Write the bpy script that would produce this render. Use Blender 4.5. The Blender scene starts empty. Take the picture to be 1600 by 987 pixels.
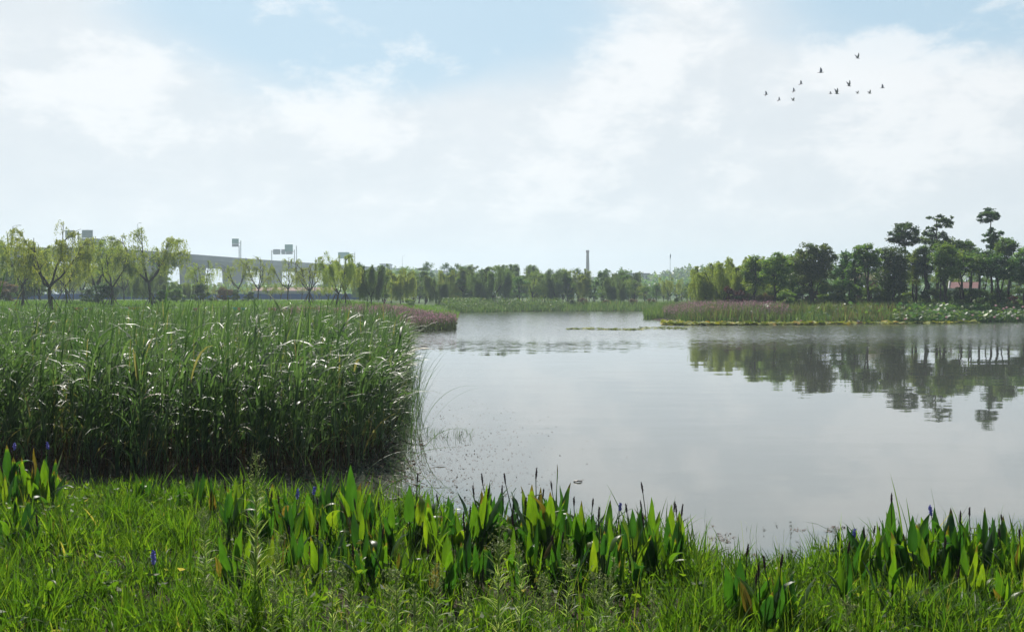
import bpy, math, random
import numpy as np
from mathutils import Vector, Matrix
R = math.radians
PI = math.pi
rng = np.random.default_rng(7)
random.seed(7)
sc = bpy.context.scene
COL = sc.collection

# ------------------------------------------------------------------ camera
F = 1715.0                      # focal length in photograph pixels (1600 wide)
HOR = 458.0                     # eye level in the photograph
EYE = 2.0                       # metres above the water
cd = bpy.data.cameras.new('camera')
cam = bpy.data.objects.new('camera', cd)
COL.objects.link(cam)
cd.sensor_width = 36.0
cd.lens = 36.0 * F / 1600.0
cd.clip_start = 0.05
cd.clip_end = 5000
cam.location = (0, 0, EYE)
cam.rotation_euler = (R(90) - math.atan((493.5 - HOR) / F), 0, 0)
sc.camera = cam

# ------------------------------------------------------------------ world, sun, exposure
SUN_EL, SUN_AZ = 44.0, -14.0    # degrees; azimuth from +Y towards +X
w = bpy.data.worlds.new('World')
sc.world = w
w.use_nodes = True
nt = w.node_tree
nt.nodes.clear()
N = nt.nodes.new
def link(a, b, tree=None):
    (tree or nt).links.new(a, b)
out = N('ShaderNodeOutputWorld')
bg = N('ShaderNodeBackground')
bg.inputs['Strength'].default_value = 0.10
sky = N('ShaderNodeTexSky')
sky.sky_type = 'NISHITA'
sky.sun_disc = False
sky.sun_elevation = R(SUN_EL)
sky.sun_rotation = R(SUN_AZ)
sky.air_density = 1.0
sky.dust_density = 1.2
sky.ozone_density = 1.6
tc = N('ShaderNodeTexCoord')
def vmath(op, a, b=None, val=None):
    n = N('ShaderNodeVectorMath'); n.operation = op
    link(a, n.inputs[0])
    if b is not None: link(b, n.inputs[1])
    if val is not None: n.inputs[1].default_value = val
    return n
def fmath(op, a, b=None, va=None, vb=None, clamp=False):
    n = N('ShaderNodeMath'); n.operation = op; n.use_clamp = clamp
    if a is not None: link(a, n.inputs[0])
    if va is not None: n.inputs[0].default_value = va
    if b is not None: link(b, n.inputs[1])
    if vb is not None: n.inputs[1].default_value = vb
    return n.outputs[0]
def maprange(a, f0, f1, t0=0.0, t1=1.0, smooth=True):
    n = N('ShaderNodeMapRange')
    n.interpolation_type = 'SMOOTHSTEP' if smooth else 'LINEAR'
    link(a, n.inputs[0])
    for k, v in zip((1, 2, 3, 4), (f0, f1, t0, t1)): n.inputs[k].default_value = v
    return n.outputs[0]
def noise(vec, scale, detail, rough, dist=0.0, off=(0, 0, 0), sc3=(1, 1, 1)):
    mp = N('ShaderNodeMapping')
    mp.inputs['Scale'].default_value = sc3
    mp.inputs['Location'].default_value = off
    link(vec, mp.inputs['Vector'])
    n = N('ShaderNodeTexNoise')
    n.inputs['Scale'].default_value = scale
    n.inputs['Detail'].default_value = detail
    n.inputs['Roughness'].default_value = rough
    n.inputs['Distortion'].default_value = dist
    link(mp.outputs[0], n.inputs['Vector'])
    return n.outputs['Fac']
def skydir(px, py):
    v = Vector(((px - 800) / F, 1.0, (HOR - py) / F)); return v.normalized()
def blob(px, py, r0, r1, squash=2.0):
    """1 near the sky direction of a patch, falling to 0 (wide, flat patches)"""
    d = skydir(px, py)
    s = vmath('SUBTRACT', tc.outputs['Generated'], val=tuple(d))
    m = vmath('MULTIPLY', s.outputs[0], val=(1.0, 1.0, squash))
    ln = vmath('LENGTH', m.outputs[0])
    return maprange(ln.outputs['Value'], r1, r0)
dirv = tc.outputs['Generated']
n_big = noise(dirv, 3.0, 5, 0.55, 0.4, (1.7, 0.3, 0.2), (1, 1, 2.4))
n_fine = noise(dirv, 11.0, 9, 0.60, 0.15, (4.1, 2.2, 0.9), (1, 1, 1.9))
# veil: thin cloud nearly everywhere, opening to blue in a few patches
blue1 = blob(600, 10, 0.08, 0.36, 3.0)
blue2 = blob(1500, -10, 0.03, 0.34, 3.0)
blue3 = blob(1130, 60, 0.0, 0.13, 1.5)
bl = fmath('MAXIMUM', blue1, blue2)
wob = fmath('MULTIPLY', fmath('SUBTRACT', n_big, None, vb=0.5), None, vb=1.1)
open_ = fmath('ADD', bl, wob)
openm = maprange(open_, 0.22, 0.85)                        # 1 = blue
sepz = N('ShaderNodeSeparateXYZ'); link(dirv, sepz.inputs[0])
low = maprange(sepz.outputs['Z'], 0.0, 0.10, 0.0, 1.0)     # no openings right above the horizon
openm = fmath('MULTIPLY', openm, low)
high = maprange(sepz.outputs['Z'], 0.25, 0.6, 0.0, 1.0)    # overhead, outside the picture: half open
# puffs: brighter cumulus on the veil
puffb = fmath('MAXIMUM', blob(560, 190, 0.0, 0.15, 1.7), blob(1010, 170, 0.0, 0.19, 1.6))
puffb = fmath('MAXIMUM', puffb, blob(1420, 170, 0.02, 0.19, 1.8))
puffb = fmath('MAXIMUM', puffb, blob(170, 150, 0.0, 0.16, 1.7))
puffb = fmath('MAXIMUM', puffb, blob(900, 290, 0.0, 0.13, 2.2))
puff = maprange(fmath('ADD', n_fine, fmath('MULTIPLY', puffb, None, vb=0.22)), 0.56, 0.76)
puff = fmath('MULTIPLY', puff, maprange(sepz.outputs['Z'], 0.02, 0.09, 0.0, 1.0))
def mixc(fac, a, b):
    n = N('ShaderNodeMix'); n.data_type = 'RGBA'
    if isinstance(fac, float): n.inputs[0].default_value = fac
    else: link(fac, n.inputs[0])
    for k, c in ((6, a), (7, b)):
        if isinstance(c, tuple): n.inputs[k].default_value = (*c, 1)
        else: link(c, n.inputs[k])
    return n.outputs[2]
clear = mixc(0.85, sky.outputs[0], (4.35, 6.0, 7.15))
veil = mixc(maprange(n_fine, 0.3, 0.7), (6.75, 7.25, 7.65), (7.35, 7.75, 8.05))
base = mixc(openm, veil, clear)
base = mixc(fmath('MULTIPLY', puff, None, vb=0.72), base, (8.6, 8.75, 8.85))
behind = maprange(sepz.outputs['Y'], 0.35, -0.15, 0.0, 1.0)
base = mixc(fmath('MULTIPLY', fmath('MAXIMUM', high, behind), None, vb=0.95), base, vmath('MULTIPLY', sky.outputs[0], val=(0.55, 0.55, 0.55)).outputs[0])
link(base, bg.inputs['Color'])
link(bg.outputs[0], out.inputs['Surface'])

sd_ = bpy.data.lights.new('sun', 'SUN')
sd_.energy = 5.0
sd_.angle = R(0.6)
sd_.color = (1.0, 0.95, 0.87)
sun = bpy.data.objects.new('sun', sd_)
COL.objects.link(sun)
sdir = Vector((math.sin(R(SUN_AZ)) * math.cos(R(SUN_EL)), math.cos(R(SUN_AZ)) * math.cos(R(SUN_EL)), math.sin(R(SUN_EL))))
sun.rotation_euler = sdir.to_track_quat('Z', 'Y').to_euler()
sun.location = sdir * 30

sc.view_settings.view_transform = 'Standard'
sc.view_settings.look = 'None'
sc.view_settings.gamma = 1.0
sc.view_settings.use_curve_mapping = False
sc.view_settings.exposure = 0.14
sc.render.engine = 'CYCLES'
cy = sc.cycles
cy.max_bounces = 7
cy.diffuse_bounces = 3
cy.glossy_bounces = 3
cy.transmission_bounces = 4
cy.volume_bounces = 1
cy.transparent_max_bounces = 6
cy.use_denoising = True
cy.use_adaptive_sampling = True
cy.adaptive_threshold = 0.015
cy.sample_clamp_indirect = 6.0
cy.caustics_reflective = False
cy.caustics_refractive = False

# ------------------------------------------------------------------ helpers
def PX(px, Y): return (px - 800.0) / F * Y          # a bearing and a distance -> X
def PZ(py, Y): return EYE - (py - HOR) / F * Y      # an elevation and a distance -> height
def P(px, Y): return (PX(px, Y), float(Y))

def tag(o, label=None, cat=None, group=None, kind=None):
    if label: o['label'] = label
    if cat: o['category'] = cat
    if group: o['group'] = group
    if kind: o['kind'] = kind
    return o
def empty(name, loc=(0, 0, 0), rz=0.0):
    o = bpy.data.objects.new(name, None)
    COL.objects.link(o)
    o.location = loc; o.rotation_euler = (0, 0, rz); o.empty_display_size = 0.2
    return o
def mesh_obj(name, me, parent=None, loc=None):
    o = bpy.data.objects.new(name, me)
    COL.objects.link(o)
    if parent is not None: o.parent = parent
    if loc is not None: o.location = loc
    return o

class G:
    """collects polygons; one mesh object comes out"""
    def __init__(self):
        self.v = []; self.r = []; self.f = {3: [], 4: []}; self.n = 0
    def add(self, v, f, r=0.5):
        v = np.asarray(v, dtype=np.float64).reshape(-1, 3)
        f = np.asarray(f, dtype=np.int64)
        self.f[f.shape[1]].append(f + self.n)
        self.v.append(v)
        rr = np.asarray(r, dtype=np.float64)
        self.r.append(np.full(len(v), float(rr)) if rr.ndim == 0 else rr.reshape(-1))
        self.n += len(v)
    def mesh(self, name, mat, smooth=True):
        v = np.concatenate(self.v); r = np.concatenate(self.r)
        me = bpy.data.meshes.new(name)
        me.vertices.add(len(v)); me.vertices.foreach_set('co', v.astype(np.float32).ravel())
        loops = []; sizes = []
        for k in (3, 4):
            if self.f[k]:
                a = np.concatenate(self.f[k]); loops.append(a.ravel()); sizes.append(np.full(len(a), k))
        loops = np.concatenate(loops); sizes = np.concatenate(sizes)
        me.loops.add(len(loops)); me.loops.foreach_set('vertex_index', loops.astype(np.int32))
        me.polygons.add(len(sizes))
        st = np.concatenate([[0], np.cumsum(sizes)[:-1]])
        me.polygons.foreach_set('loop_start', st.astype(np.int32))
        me.polygons.foreach_set('loop_total', sizes.astype(np.int32))
        me.polygons.foreach_set('use_smooth', np.full(len(sizes), smooth))
        at = me.attributes.new('rnd', 'FLOAT', 'POINT')
        at.data.foreach_set('value', r.astype(np.float32))
        me.update(calc_edges=True)
        me.validate()
        if mat: me.materials.append(mat)
        return me
    def build(self, name, mat, parent=None, smooth=True):
        return mesh_obj(name, self.mesh(name, mat, smooth), parent)

def ribbon(g, base, L, W, az, lean, curl, segs=5, power=1.5, prof='blade', rnd=None, twist=None):
    """n arching ribbons: base (n,3), length, width, azimuth, lean and curl (radians)"""
    n = len(base)
    L = np.broadcast_to(L, n); W = np.broadcast_to(W, n); lean = np.broadcast_to(lean, n); curl = np.broadcast_to(curl, n)
    t = np.linspace(0, 1, segs + 1)
    th = lean[:, None] + curl[:, None] * t[None, :] ** power
    ds = (L / segs)[:, None]
    thm = 0.5 * (th[:, 1:] + th[:, :-1])
    hx = np.concatenate([np.zeros((n, 1)), np.cumsum(np.sin(thm) * ds, 1)], 1)
    hz = np.concatenate([np.zeros((n, 1)), np.cumsum(np.cos(thm) * ds, 1)], 1)
    ca, sa = np.cos(az)[:, None], np.sin(az)[:, None]
    c = np.stack([base[:, 0:1] + hx * ca, base[:, 1:2] + hx * sa, base[:, 2:3] + hz], -1)
    if prof == 'blade': wp = np.minimum(1, 0.55 + t * 1.5) * (1 - t ** 3.0) + 0.02
    elif prof == 'leaf': wp = np.sin(PI * np.clip(t * 0.93 + 0.05, 0, 1)) ** 0.7
    else: wp = 1.0 - 0.6 * t
    if twist is None: twist = rng.normal(0, 0.5, n)
    # side vector: horizontal perpendicular, rolled about the tangent by twist
    side = np.stack([-sa * np.ones_like(th), ca * np.ones_like(th), np.zeros_like(th)], -1)
    nor = np.stack([np.cos(th) * ca, np.cos(th) * sa, -np.sin(th)], -1)
    tw = twist[:, None, None]
    s = side * np.cos(tw) + nor * np.sin(tw)
    hw = (W[:, None] * wp[None, :] * 0.5)[..., None]
    v = np.stack([c - s * hw, c + s * hw], 2).reshape(-1, 3)
    k = np.arange(segs)
    q = np.stack([2 * k, 2 * k + 1, 2 * k + 3, 2 * k + 2], -1)
    f = (q[None] + (np.arange(n) * (segs + 1) * 2)[:, None, None]).reshape(-1, 4)
    if rnd is None: rnd = rng.random(n)
    g.add(v, f, np.repeat(np.broadcast_to(rnd, n), (segs + 1) * 2))
    return c

def leaves(g, c, size, aspect=0.5, down=0.0, flat=0.0, rnd=None):
    """n diamond leaves at c; down pulls the long axis towards -Z, flat turns blades level"""
    n = len(c)
    size = np.broadcast_to(size, n)
    u = rng.normal(size=(n, 3)); u[:, 2] *= (1 - flat); u[:, 2] -= down * 2.2
    u /= np.linalg.norm(u, axis=1, keepdims=True) + 1e-9
    a = rng.normal(size=(n, 3)); a[:, 2] += flat * 3
    v = np.cross(u, a); v /= np.linalg.norm(v, axis=1, keepdims=True) + 1e-9
    s = size[:, None] * 0.5
    nn = np.cross(u, v)
    b = nn * s * 0.25
    vs = np.stack([c + u * s, c + v * s * aspect + b - u * s * 0.1, c - u * s, c - v * s * aspect + b - u * s * 0.1], 1).reshape(-1, 3)
    f = (np.array([[0, 1, 2, 3]])[None] + (np.arange(n) * 4)[:, None, None]).reshape(-1, 4)
    if rnd is None: rnd = rng.random(n)
    g.add(vs, f, np.repeat(rnd, 4))

def tube(g, pts, rad, sides=6, rnd=0.5):
    pts = np.asarray(pts, float); m = len(pts)
    rad = np.broadcast_to(np.asarray(rad, float), m)
    tan = np.gradient(pts, axis=0); tan /= np.linalg.norm(tan, axis=1, keepdims=True) + 1e-9
    ref = np.array([0.3, 1.0, 0.05]) if abs(tan[0, 2]) > 0.5 else np.array([0, 0, 1.0])
    a = np.cross(tan, ref); a /= np.linalg.norm(a, axis=1, keepdims=True) + 1e-9
    b = np.cross(tan, a)
    ph = np.arange(sides) / sides * 2 * PI
    ring = pts[:, None] + rad[:, None, None] * (np.cos(ph)[None, :, None] * a[:, None] + np.sin(ph)[None, :, None] * b[:, None])
    i = np.arange(m - 1)[:, None] * sides; j = np.arange(sides)[None]; k = (j + 1) % sides
    f = np.stack([i + j, i + k, i + sides + k, i + sides + j], -1).reshape(-1, 4)
    g.add(ring.reshape(-1, 3), f, rnd)
    # caps
    for row, fl in ((0, True), (m - 1, False)):
        vv = np.concatenate([ring[row], pts[row][None]])
        jj = np.arange(sides); ff = np.stack([jj, (jj + 1) % sides, np.full(sides, sides)], -1)
        g.add(vv, ff[:, ::-1] if fl else ff, rnd)

def box(g, lo, hi, rnd=0.5, rz=0.0, cen=None):
    x0, y0, z0 = lo; x1, y1, z1 = hi
    v = np.array([[x, y, z] for z in (z0, z1) for x, y in ((x0, y0), (x1, y0), (x1, y1), (x0, y1))], float)
    if rz:
        cx, cy_ = cen if cen else ((x0 + x1) / 2, (y0 + y1) / 2)
        c_, s_ = math.cos(rz), math.sin(rz)
        xy = v[:, :2] - (cx, cy_)
        v[:, 0] = cx + xy[:, 0] * c_ - xy[:, 1] * s_; v[:, 1] = cy_ + xy[:, 0] * s_ + xy[:, 1] * c_
    g.add(v, [[3, 2, 1, 0], [4, 5, 6, 7], [0, 1, 5, 4], [1, 2, 6, 5], [2, 3, 7, 6], [3, 0, 4, 7]], rnd)

# ------------------------------------------------------------------ materials
def newmat(name):
    m = bpy.data.materials.new(name); m.use_nodes = True
    m.node_tree.nodes.clear()
    return m, m.node_tree
def ramp_node(t, stops, interp='LINEAR'):
    r = t.nodes.new('ShaderNodeValToRGB'); cr = r.color_ramp; cr.interpolation = interp
    while len(cr.elements) > 1: cr.elements.remove(cr.elements[0])
    cr.elements[0].position = stops[0][0]; cr.elements[0].color = (*stops[0][1], 1)
    for p, c in stops[1:]:
        e = cr.elements.new(p); e.color = (*c, 1)
    return r
def leafmat(name, stops, trans=0.45, rough=0.45, spec=0.45, tcol=(1.25, 1.35, 0.55), objvar=0.0):
    m, t = newmat(name)
    at = t.nodes.new('ShaderNodeAttribute'); at.attribute_name = 'rnd'
    r = ramp_node(t, stops)
    t.links.new(at.outputs['Fac'], r.inputs[0])
    col = r.outputs[0]
    if objvar:
        oi = t.nodes.new('ShaderNodeObjectInfo')
        hs = t.nodes.new('ShaderNodeHueSaturation')
        mr = t.nodes.new('ShaderNodeMapRange'); mr.inputs[3].default_value = 1 - objvar; mr.inputs[4].default_value = 1 + objvar
        t.links.new(oi.outputs['Random'], mr.inputs[0]); t.links.new(mr.outputs[0], hs.inputs['Value'])
        mr2 = t.nodes.new('ShaderNodeMapRange'); mr2.inputs[3].default_value = 0.5 - objvar * 0.10; mr2.inputs[4].default_value = 0.5 + objvar * 0.10
        ml = t.nodes.new('ShaderNodeMath'); ml.operation = 'FRACT'
        m7 = t.nodes.new('ShaderNodeMath'); m7.operation = 'MULTIPLY'; m7.inputs[1].default_value = 7.31
        t.links.new(oi.outputs['Random'], m7.inputs[0]); t.links.new(m7.outputs[0], ml.inputs[0]); t.links.new(ml.outputs[0], mr2.inputs[0])
        t.links.new(mr2.outputs[0], hs.inputs['Hue'])
        t.links.new(col, hs.inputs['Color']); col = hs.outputs[0]
    p = t.nodes.new('ShaderNodeBsdfPrincipled')
    p.inputs['Roughness'].default_value = rough
    p.inputs['Specular IOR Level'].default_value = spec
    t.links.new(col, p.inputs['Base Color'])
    tr = t.nodes.new('ShaderNodeBsdfTranslucent')
    mx = t.nodes.new('ShaderNodeMix'); mx.data_type = 'RGBA'; mx.blend_type = 'MULTIPLY'; mx.inputs[0].default_value = 1
    t.links.new(col, mx.inputs[6]); mx.inputs[7].default_value = (*[c * 1.6 for c in tcol], 1)
    t.links.new(mx.outputs[2], tr.inputs[0])
    ms = t.nodes.new('ShaderNodeMixShader'); ms.inputs[0].default_value = trans
    t.links.new(p.outputs[0], ms.inputs[1]); t.links.new(tr.outputs[0], ms.inputs[2])
    o = t.nodes.new('ShaderNodeOutputMaterial'); t.links.new(ms.outputs[0], o.inputs[0])
    return m
def solid(name, c1, c2=None, scale=6.0, rough=0.8, spec=0.3, bump=0.0, coords='Object'):
    m, t = newmat(name)
    p = t.nodes.new('ShaderNodeBsdfPrincipled')
    p.inputs['Roughness'].default_value = rough; p.inputs['Specular IOR Level'].default_value = spec
    c2 = c2 or tuple(x * 0.75 for x in c1)
    tcn = t.nodes.new('ShaderNodeTexCoord')
    nz = t.nodes.new('ShaderNodeTexNoise'); nz.inputs['Scale'].default_value = scale; nz.inputs['Detail'].default_value = 6
    nz.inputs['Roughness'].default_value = 0.6
    t.links.new(tcn.outputs[coords], nz.inputs['Vector'])
    r = ramp_node(t, [(0.32, c1), (0.68, c2)])
    t.links.new(nz.outputs['Fac'], r.inputs[0]); t.links.new(r.outputs[0], p.inputs['Base Color'])
    if bump:
        b = t.nodes.new('ShaderNodeBump'); b.inputs['Strength'].default_value = bump; b.inputs['Distance'].default_value = 0.02
        t.links.new(nz.outputs['Fac'], b.inputs['Height']); t.links.new(b.outputs[0], p.inputs['Normal'])
    o = t.nodes.new('ShaderNodeOutputMaterial'); t.links.new(p.outputs[0], o.inputs[0])
    return m

M = {}
M['reed'] = leafmat('reed_leaves', [(0.0, (0.034, 0.066, 0.030)), (0.5, (0.084, 0.132, 0.056)), (0.86, (0.17, 0.22, 0.105)),
                                    (0.93, (0.20, 0.17, 0.07)), (1.0, (0.26, 0.20, 0.11))], trans=0.34, rough=0.46, spec=0.6, tcol=(1.05, 1.3, 0.62))
M['reed_dry'] = leafmat('dry_reed_litter', [(0.0, (0.030, 0.018, 0.012)), (0.6, (0.06, 0.034, 0.022)), (1.0, (0.13, 0.085, 0.055))], trans=0.15, rough=0.75, spec=0.1)
M['grass'] = leafmat('bank_grass', [(0.0, (0.022, 0.062, 0.012)), (0.5, (0.056, 0.120, 0.018)), (0.9, (0.12, 0.190, 0.030)),
                                    (0.97, (0.13, 0.16, 0.05)), (1.0, (0.24, 0.20, 0.12))], trans=0.52, rough=0.5, spec=0.22, tcol=(1.65, 1.65, 0.42))
M['pick'] = leafmat('pickerelweed_leaf', [(0.0, (0.018, 0.058, 0.024)), (0.45, (0.034, 0.092, 0.022)), (0.72, (0.085, 0.155, 0.02)), (0.9, (0.15, 0.20, 0.025)), (0.96, (0.13, 0.095, 0.04)), (1.0, (0.09, 0.06, 0.03))],
                    trans=0.55, rough=0.38, spec=0.5, tcol=(1.15, 1.35, 0.35))
def mottle(m, scale, lo, hi, bump=0.0, stretch=(1, 1, 1)):
    t = m.node_tree; pr = [n for n in t.nodes if n.type == 'BSDF_PRINCIPLED'][0]
    src = pr.inputs['Base Color'].links[0].from_socket
    tcn = t.nodes.new('ShaderNodeTexCoord'); mp = t.nodes.new('ShaderNodeMapping'); mp.inputs['Scale'].default_value = stretch
    nz = t.nodes.new('ShaderNodeTexNoise'); nz.inputs['Scale'].default_value = scale; nz.inputs['Detail'].default_value = 5; nz.inputs['Roughness'].default_value = 0.65
    t.links.new(tcn.outputs['Object'], mp.inputs[0]); t.links.new(mp.outputs[0], nz.inputs['Vector'])
    r_ = ramp_node(t, [(0.3, lo), (0.7, hi)]); t.links.new(nz.outputs['Fac'], r_.inputs[0])
    mx = t.nodes.new('ShaderNodeMix'); mx.data_type = 'RGBA'; mx.blend_type = 'MULTIPLY'; mx.inputs[0].default_value = 1
    dst = [l.to_socket for l in src.links]
    t.links.new(src, mx.inputs[6]); t.links.new(r_.outputs[0], mx.inputs[7])
    for d in dst: t.links.new(mx.outputs[2], d)
    if bump:
        b = t.nodes.new('ShaderNodeBump'); b.inputs['Strength'].default_value = bump; b.inputs['Distance'].default_value = 0.004
        t.links.new(nz.outputs['Fac'], b.inputs['Height']); t.links.new(b.outputs[0], pr.inputs['Normal'])
mottle(M['pick'], 22, (0.62, 0.70, 0.6), (1.3, 1.2, 1.1), 0.5, (1.6, 1.6, 0.35))
mottle(M['reed'], 5, (0.78, 0.80, 0.80), (1.25, 1.25, 1.25))
M['pick_stalk'] = leafmat('pickerelweed_stalk', [(0.0, (0.035, 0.075, 0.02)), (1.0, (0.06, 0.10, 0.03))], trans=0.15)
M['spike_blue'] = solid('blue_petals', (0.20, 0.18, 0.68), (0.34, 0.31, 0.78), 60, 0.7)
M['spike_brown'] = solid('spent_spike', (0.045, 0.022, 0.030), (0.10, 0.045, 0.05), 60, 0.8)
M['weed'] = leafmat('weed_leaf', [(0.0, (0.16, 0.24, 0.07)), (0.7, (0.25, 0.33, 0.12)), (1.0, (0.32, 0.34, 0.18))], trans=0.5, rough=0.5, tcol=(1.2, 1.25, 0.65))
M['weed_head'] = leafmat('weed_head', [(0.0, (0.14, 0.20, 0.07)), (1.0, (0.30, 0.33, 0.17))], trans=0.35, rough=0.6, tcol=(1.0, 1.05, 0.7))
M['willow'] = leafmat('willow_leaf', [(0.0, (0.10, 0.145, 0.036)), (0.6, (0.165, 0.210, 0.052)), (1.0, (0.26, 0.28, 0.075))], trans=0.55, rough=0.5, tcol=(1.55, 1.55, 0.6), objvar=0.14)
M['willow_dull'] = leafmat('dull_willow_leaf', [(0.0, (0.062, 0.098, 0.042)), (0.6, (0.100, 0.142, 0.058)), (1.0, (0.16, 0.19, 0.075))], trans=0.52, rough=0.5, tcol=(1.4, 1.55, 0.6), objvar=0.2)
M['broad'] = leafmat('broad_leaf', [(0.0, (0.034, 0.082, 0.018)), (0.5, (0.075, 0.145, 0.028)), (1.0, (0.16, 0.22, 0.045))], trans=0.46, rough=0.4, spec=0.4, objvar=0.25)
M['fresh'] = leafmat('fresh_leaf', [(0.0, (0.065, 0.125, 0.024)), (0.5, (0.130, 0.205, 0.038)), (1.0, (0.23, 0.28, 0.055))], trans=0.48, rough=0.45, objvar=0.2)
M['dark'] = leafmat('dark_leaf', [(0.0, (0.020, 0.054, 0.018)), (0.5, (0.048, 0.100, 0.028)), (1.0, (0.11, 0.165, 0.04))], trans=0.40, rough=0.42, spec=0.4, objvar=0.2)
M['russet'] = leafmat('russet_leaf', [(0.0, (0.06, 0.055, 0.028)), (0.6, (0.12, 0.095, 0.05)), (1.0, (0.20, 0.15, 0.08))], trans=0.35, rough=0.55, objvar=0.2, tcol=(1.2, 1.0, 0.7))
M['maroon'] = leafmat('maroon_leaf', [(0.0, (0.045, 0.018, 0.018)), (1.0, (0.12, 0.04, 0.04))], trans=0.3, rough=0.55, tcol=(1.3, 0.8, 0.7))
M['bark'] = solid('bark', (0.050, 0.036, 0.028), (0.085, 0.065, 0.050), 9, 0.9, 0.2, 0.6)
M['bark_pale'] = solid('pale_bark', (0.16, 0.13, 0.11), (0.09, 0.07, 0.06), 9, 0.9, 0.2, 0.6)
M['timber'] = solid('weathered_timber', (0.075, 0.055, 0.045), (0.12, 0.09, 0.07), 14, 0.85, 0.2, 0.3)
M['farbank'] = leafmat('far_bank_reeds', [(0.0, (0.045, 0.095, 0.034)), (0.6, (0.095, 0.155, 0.05)), (0.9, (0.15, 0.20, 0.075)), (1.0, (0.19, 0.17, 0.10))], trans=0.4, rough=0.5)
M['meadow'] = leafmat('meadow_grass', [(0.0, (0.060, 0.120, 0.020)), (0.6, (0.10, 0.185, 0.03)), (1.0, (0.17, 0.24, 0.05))], trans=0.45, rough=0.5)
M['loose'] = leafmat('loosestrife', [(0.0, (0.05, 0.085, 0.03)), (0.46, (0.10, 0.13, 0.05)), (0.54, (0.19, 0.105, 0.16)), (1.0, (0.36, 0.20, 0.29))], trans=0.4, rough=0.6, tcol=(1.1, 1.0, 0.9))
M['sedge'] = leafmat('brown_sedge', [(0.0, (0.07, 0.095, 0.035)), (0.5, (0.14, 0.135, 0.06)), (1.0, (0.17, 0.14, 0.085))], trans=0.4, rough=0.6, tcol=(1.15, 1.05, 0.7))
M['pad'] = leafmat('lily_pad', [(0.0, (0.10, 0.15, 0.025)), (0.5, (0.24, 0.28, 0.04)), (0.9, (0.42, 0.38, 0.05)), (1.0, (0.35, 0.15, 0.04))], trans=0.2, rough=0.7, spec=0.2)
M['lotus'] = leafmat('lotus_leaf', [(0.0, (0.05, 0.115, 0.035)), (0.6, (0.085, 0.165, 0.055)), (1.0, (0.20, 0.26, 0.05))], trans=0.35, rough=0.5, tcol=(1.0, 1.2, 0.6))
M['petal'] = leafmat('lotus_petal', [(0.0, (0.75, 0.42, 0.48)), (1.0, (0.85, 0.68, 0.68))], trans=0.3, rough=0.6, tcol=(0.5, 0.5, 0.5))
M['petal_white'] = leafmat('white_petal', [(0.0, (0.8, 0.76, 0.72)), (1.0, (0.85, 0.82, 0.8))], trans=0.3, rough=0.6, tcol=(0.5, 0.5, 0.5))
M['litter'] = solid('floating_litter', (0.07, 0.045, 0.035), (0.16, 0.11, 0.08), 3, 0.8)
M['wood_wet'] = solid('wet_wood', (0.030, 0.022, 0.018), (0.06, 0.045, 0.035), 12, 0.5)
M['concrete'] = solid('concrete', (0.10, 0.105, 0.12), (0.08, 0.085, 0.10), 0.15, 0.85, 0.3, 0, 'Object')
M['parapet'] = solid('parapet_concrete', (0.13, 0.135, 0.145), (0.10, 0.105, 0.115), 0.3, 0.85)
M['metal'] = solid('grey_metal', (0.30, 0.31, 0.33), (0.25, 0.26, 0.28), 3, 0.5, 0.5)
M['signback'] = solid('sign_back', (0.50, 0.51, 0.54), (0.42, 0.43, 0.46), 1.2, 0.6, 0.4)
M['signgreen'] = solid('sign_green', (0.08, 0.40, 0.29), (0.11, 0.45, 0.33), 1.5, 0.5, 0.4)
M['blue'] = solid('blue_hoarding', (0.035, 0.11, 0.42), (0.05, 0.14, 0.46), 0.4, 0.5, 0.4)
M['rustroof'] = solid('rust_roof', (0.22, 0.10, 0.09), (0.30, 0.16, 0.14), 0.5, 0.8)
M['brick'] = solid('chimney_brick', (0.24, 0.13, 0.11), (0.30, 0.18, 0.15), 1.4, 0.9)
M['white'] = solid('white_wall', (0.70, 0.69, 0.67), (0.62, 0.61, 0.60), 0.5, 0.8)
M['thatch'] = solid('thatch', (0.42, 0.36, 0.25), (0.32, 0.27, 0.18), 4, 0.9, 0.1, 0.4)
M['tile'] = solid('red_tile', (0.20, 0.09, 0.085), (0.27, 0.14, 0.13), 3, 0.8, 0.3, 0.3)
M['glass'] = solid('dark_window', (0.03, 0.035, 0.04), (0.05, 0.055, 0.06), 2, 0.2, 0.5)
M['bird'] = solid('bird_feathers', (0.32, 0.30, 0.31), (0.40, 0.38, 0.385), 8, 0.9)
M['cord'] = solid('white_cord', (0.6, 0.6, 0.58), (0.5, 0.5, 0.48), 3, 0.8)
for nm, c in dict(red=(0.62, 0.06, 0.04), yellow=(0.75, 0.55, 0.04), cyan=(0.05, 0.42, 0.52), pink=(0.70, 0.16, 0.26), green=(0.06, 0.45, 0.12), orange=(0.75, 0.22, 0.03)).items():
    M['flag_' + nm] = solid('flag_' + nm, c, tuple(min(1, x * 1.15 + 0.01) for x in c), 5, 0.7)

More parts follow.
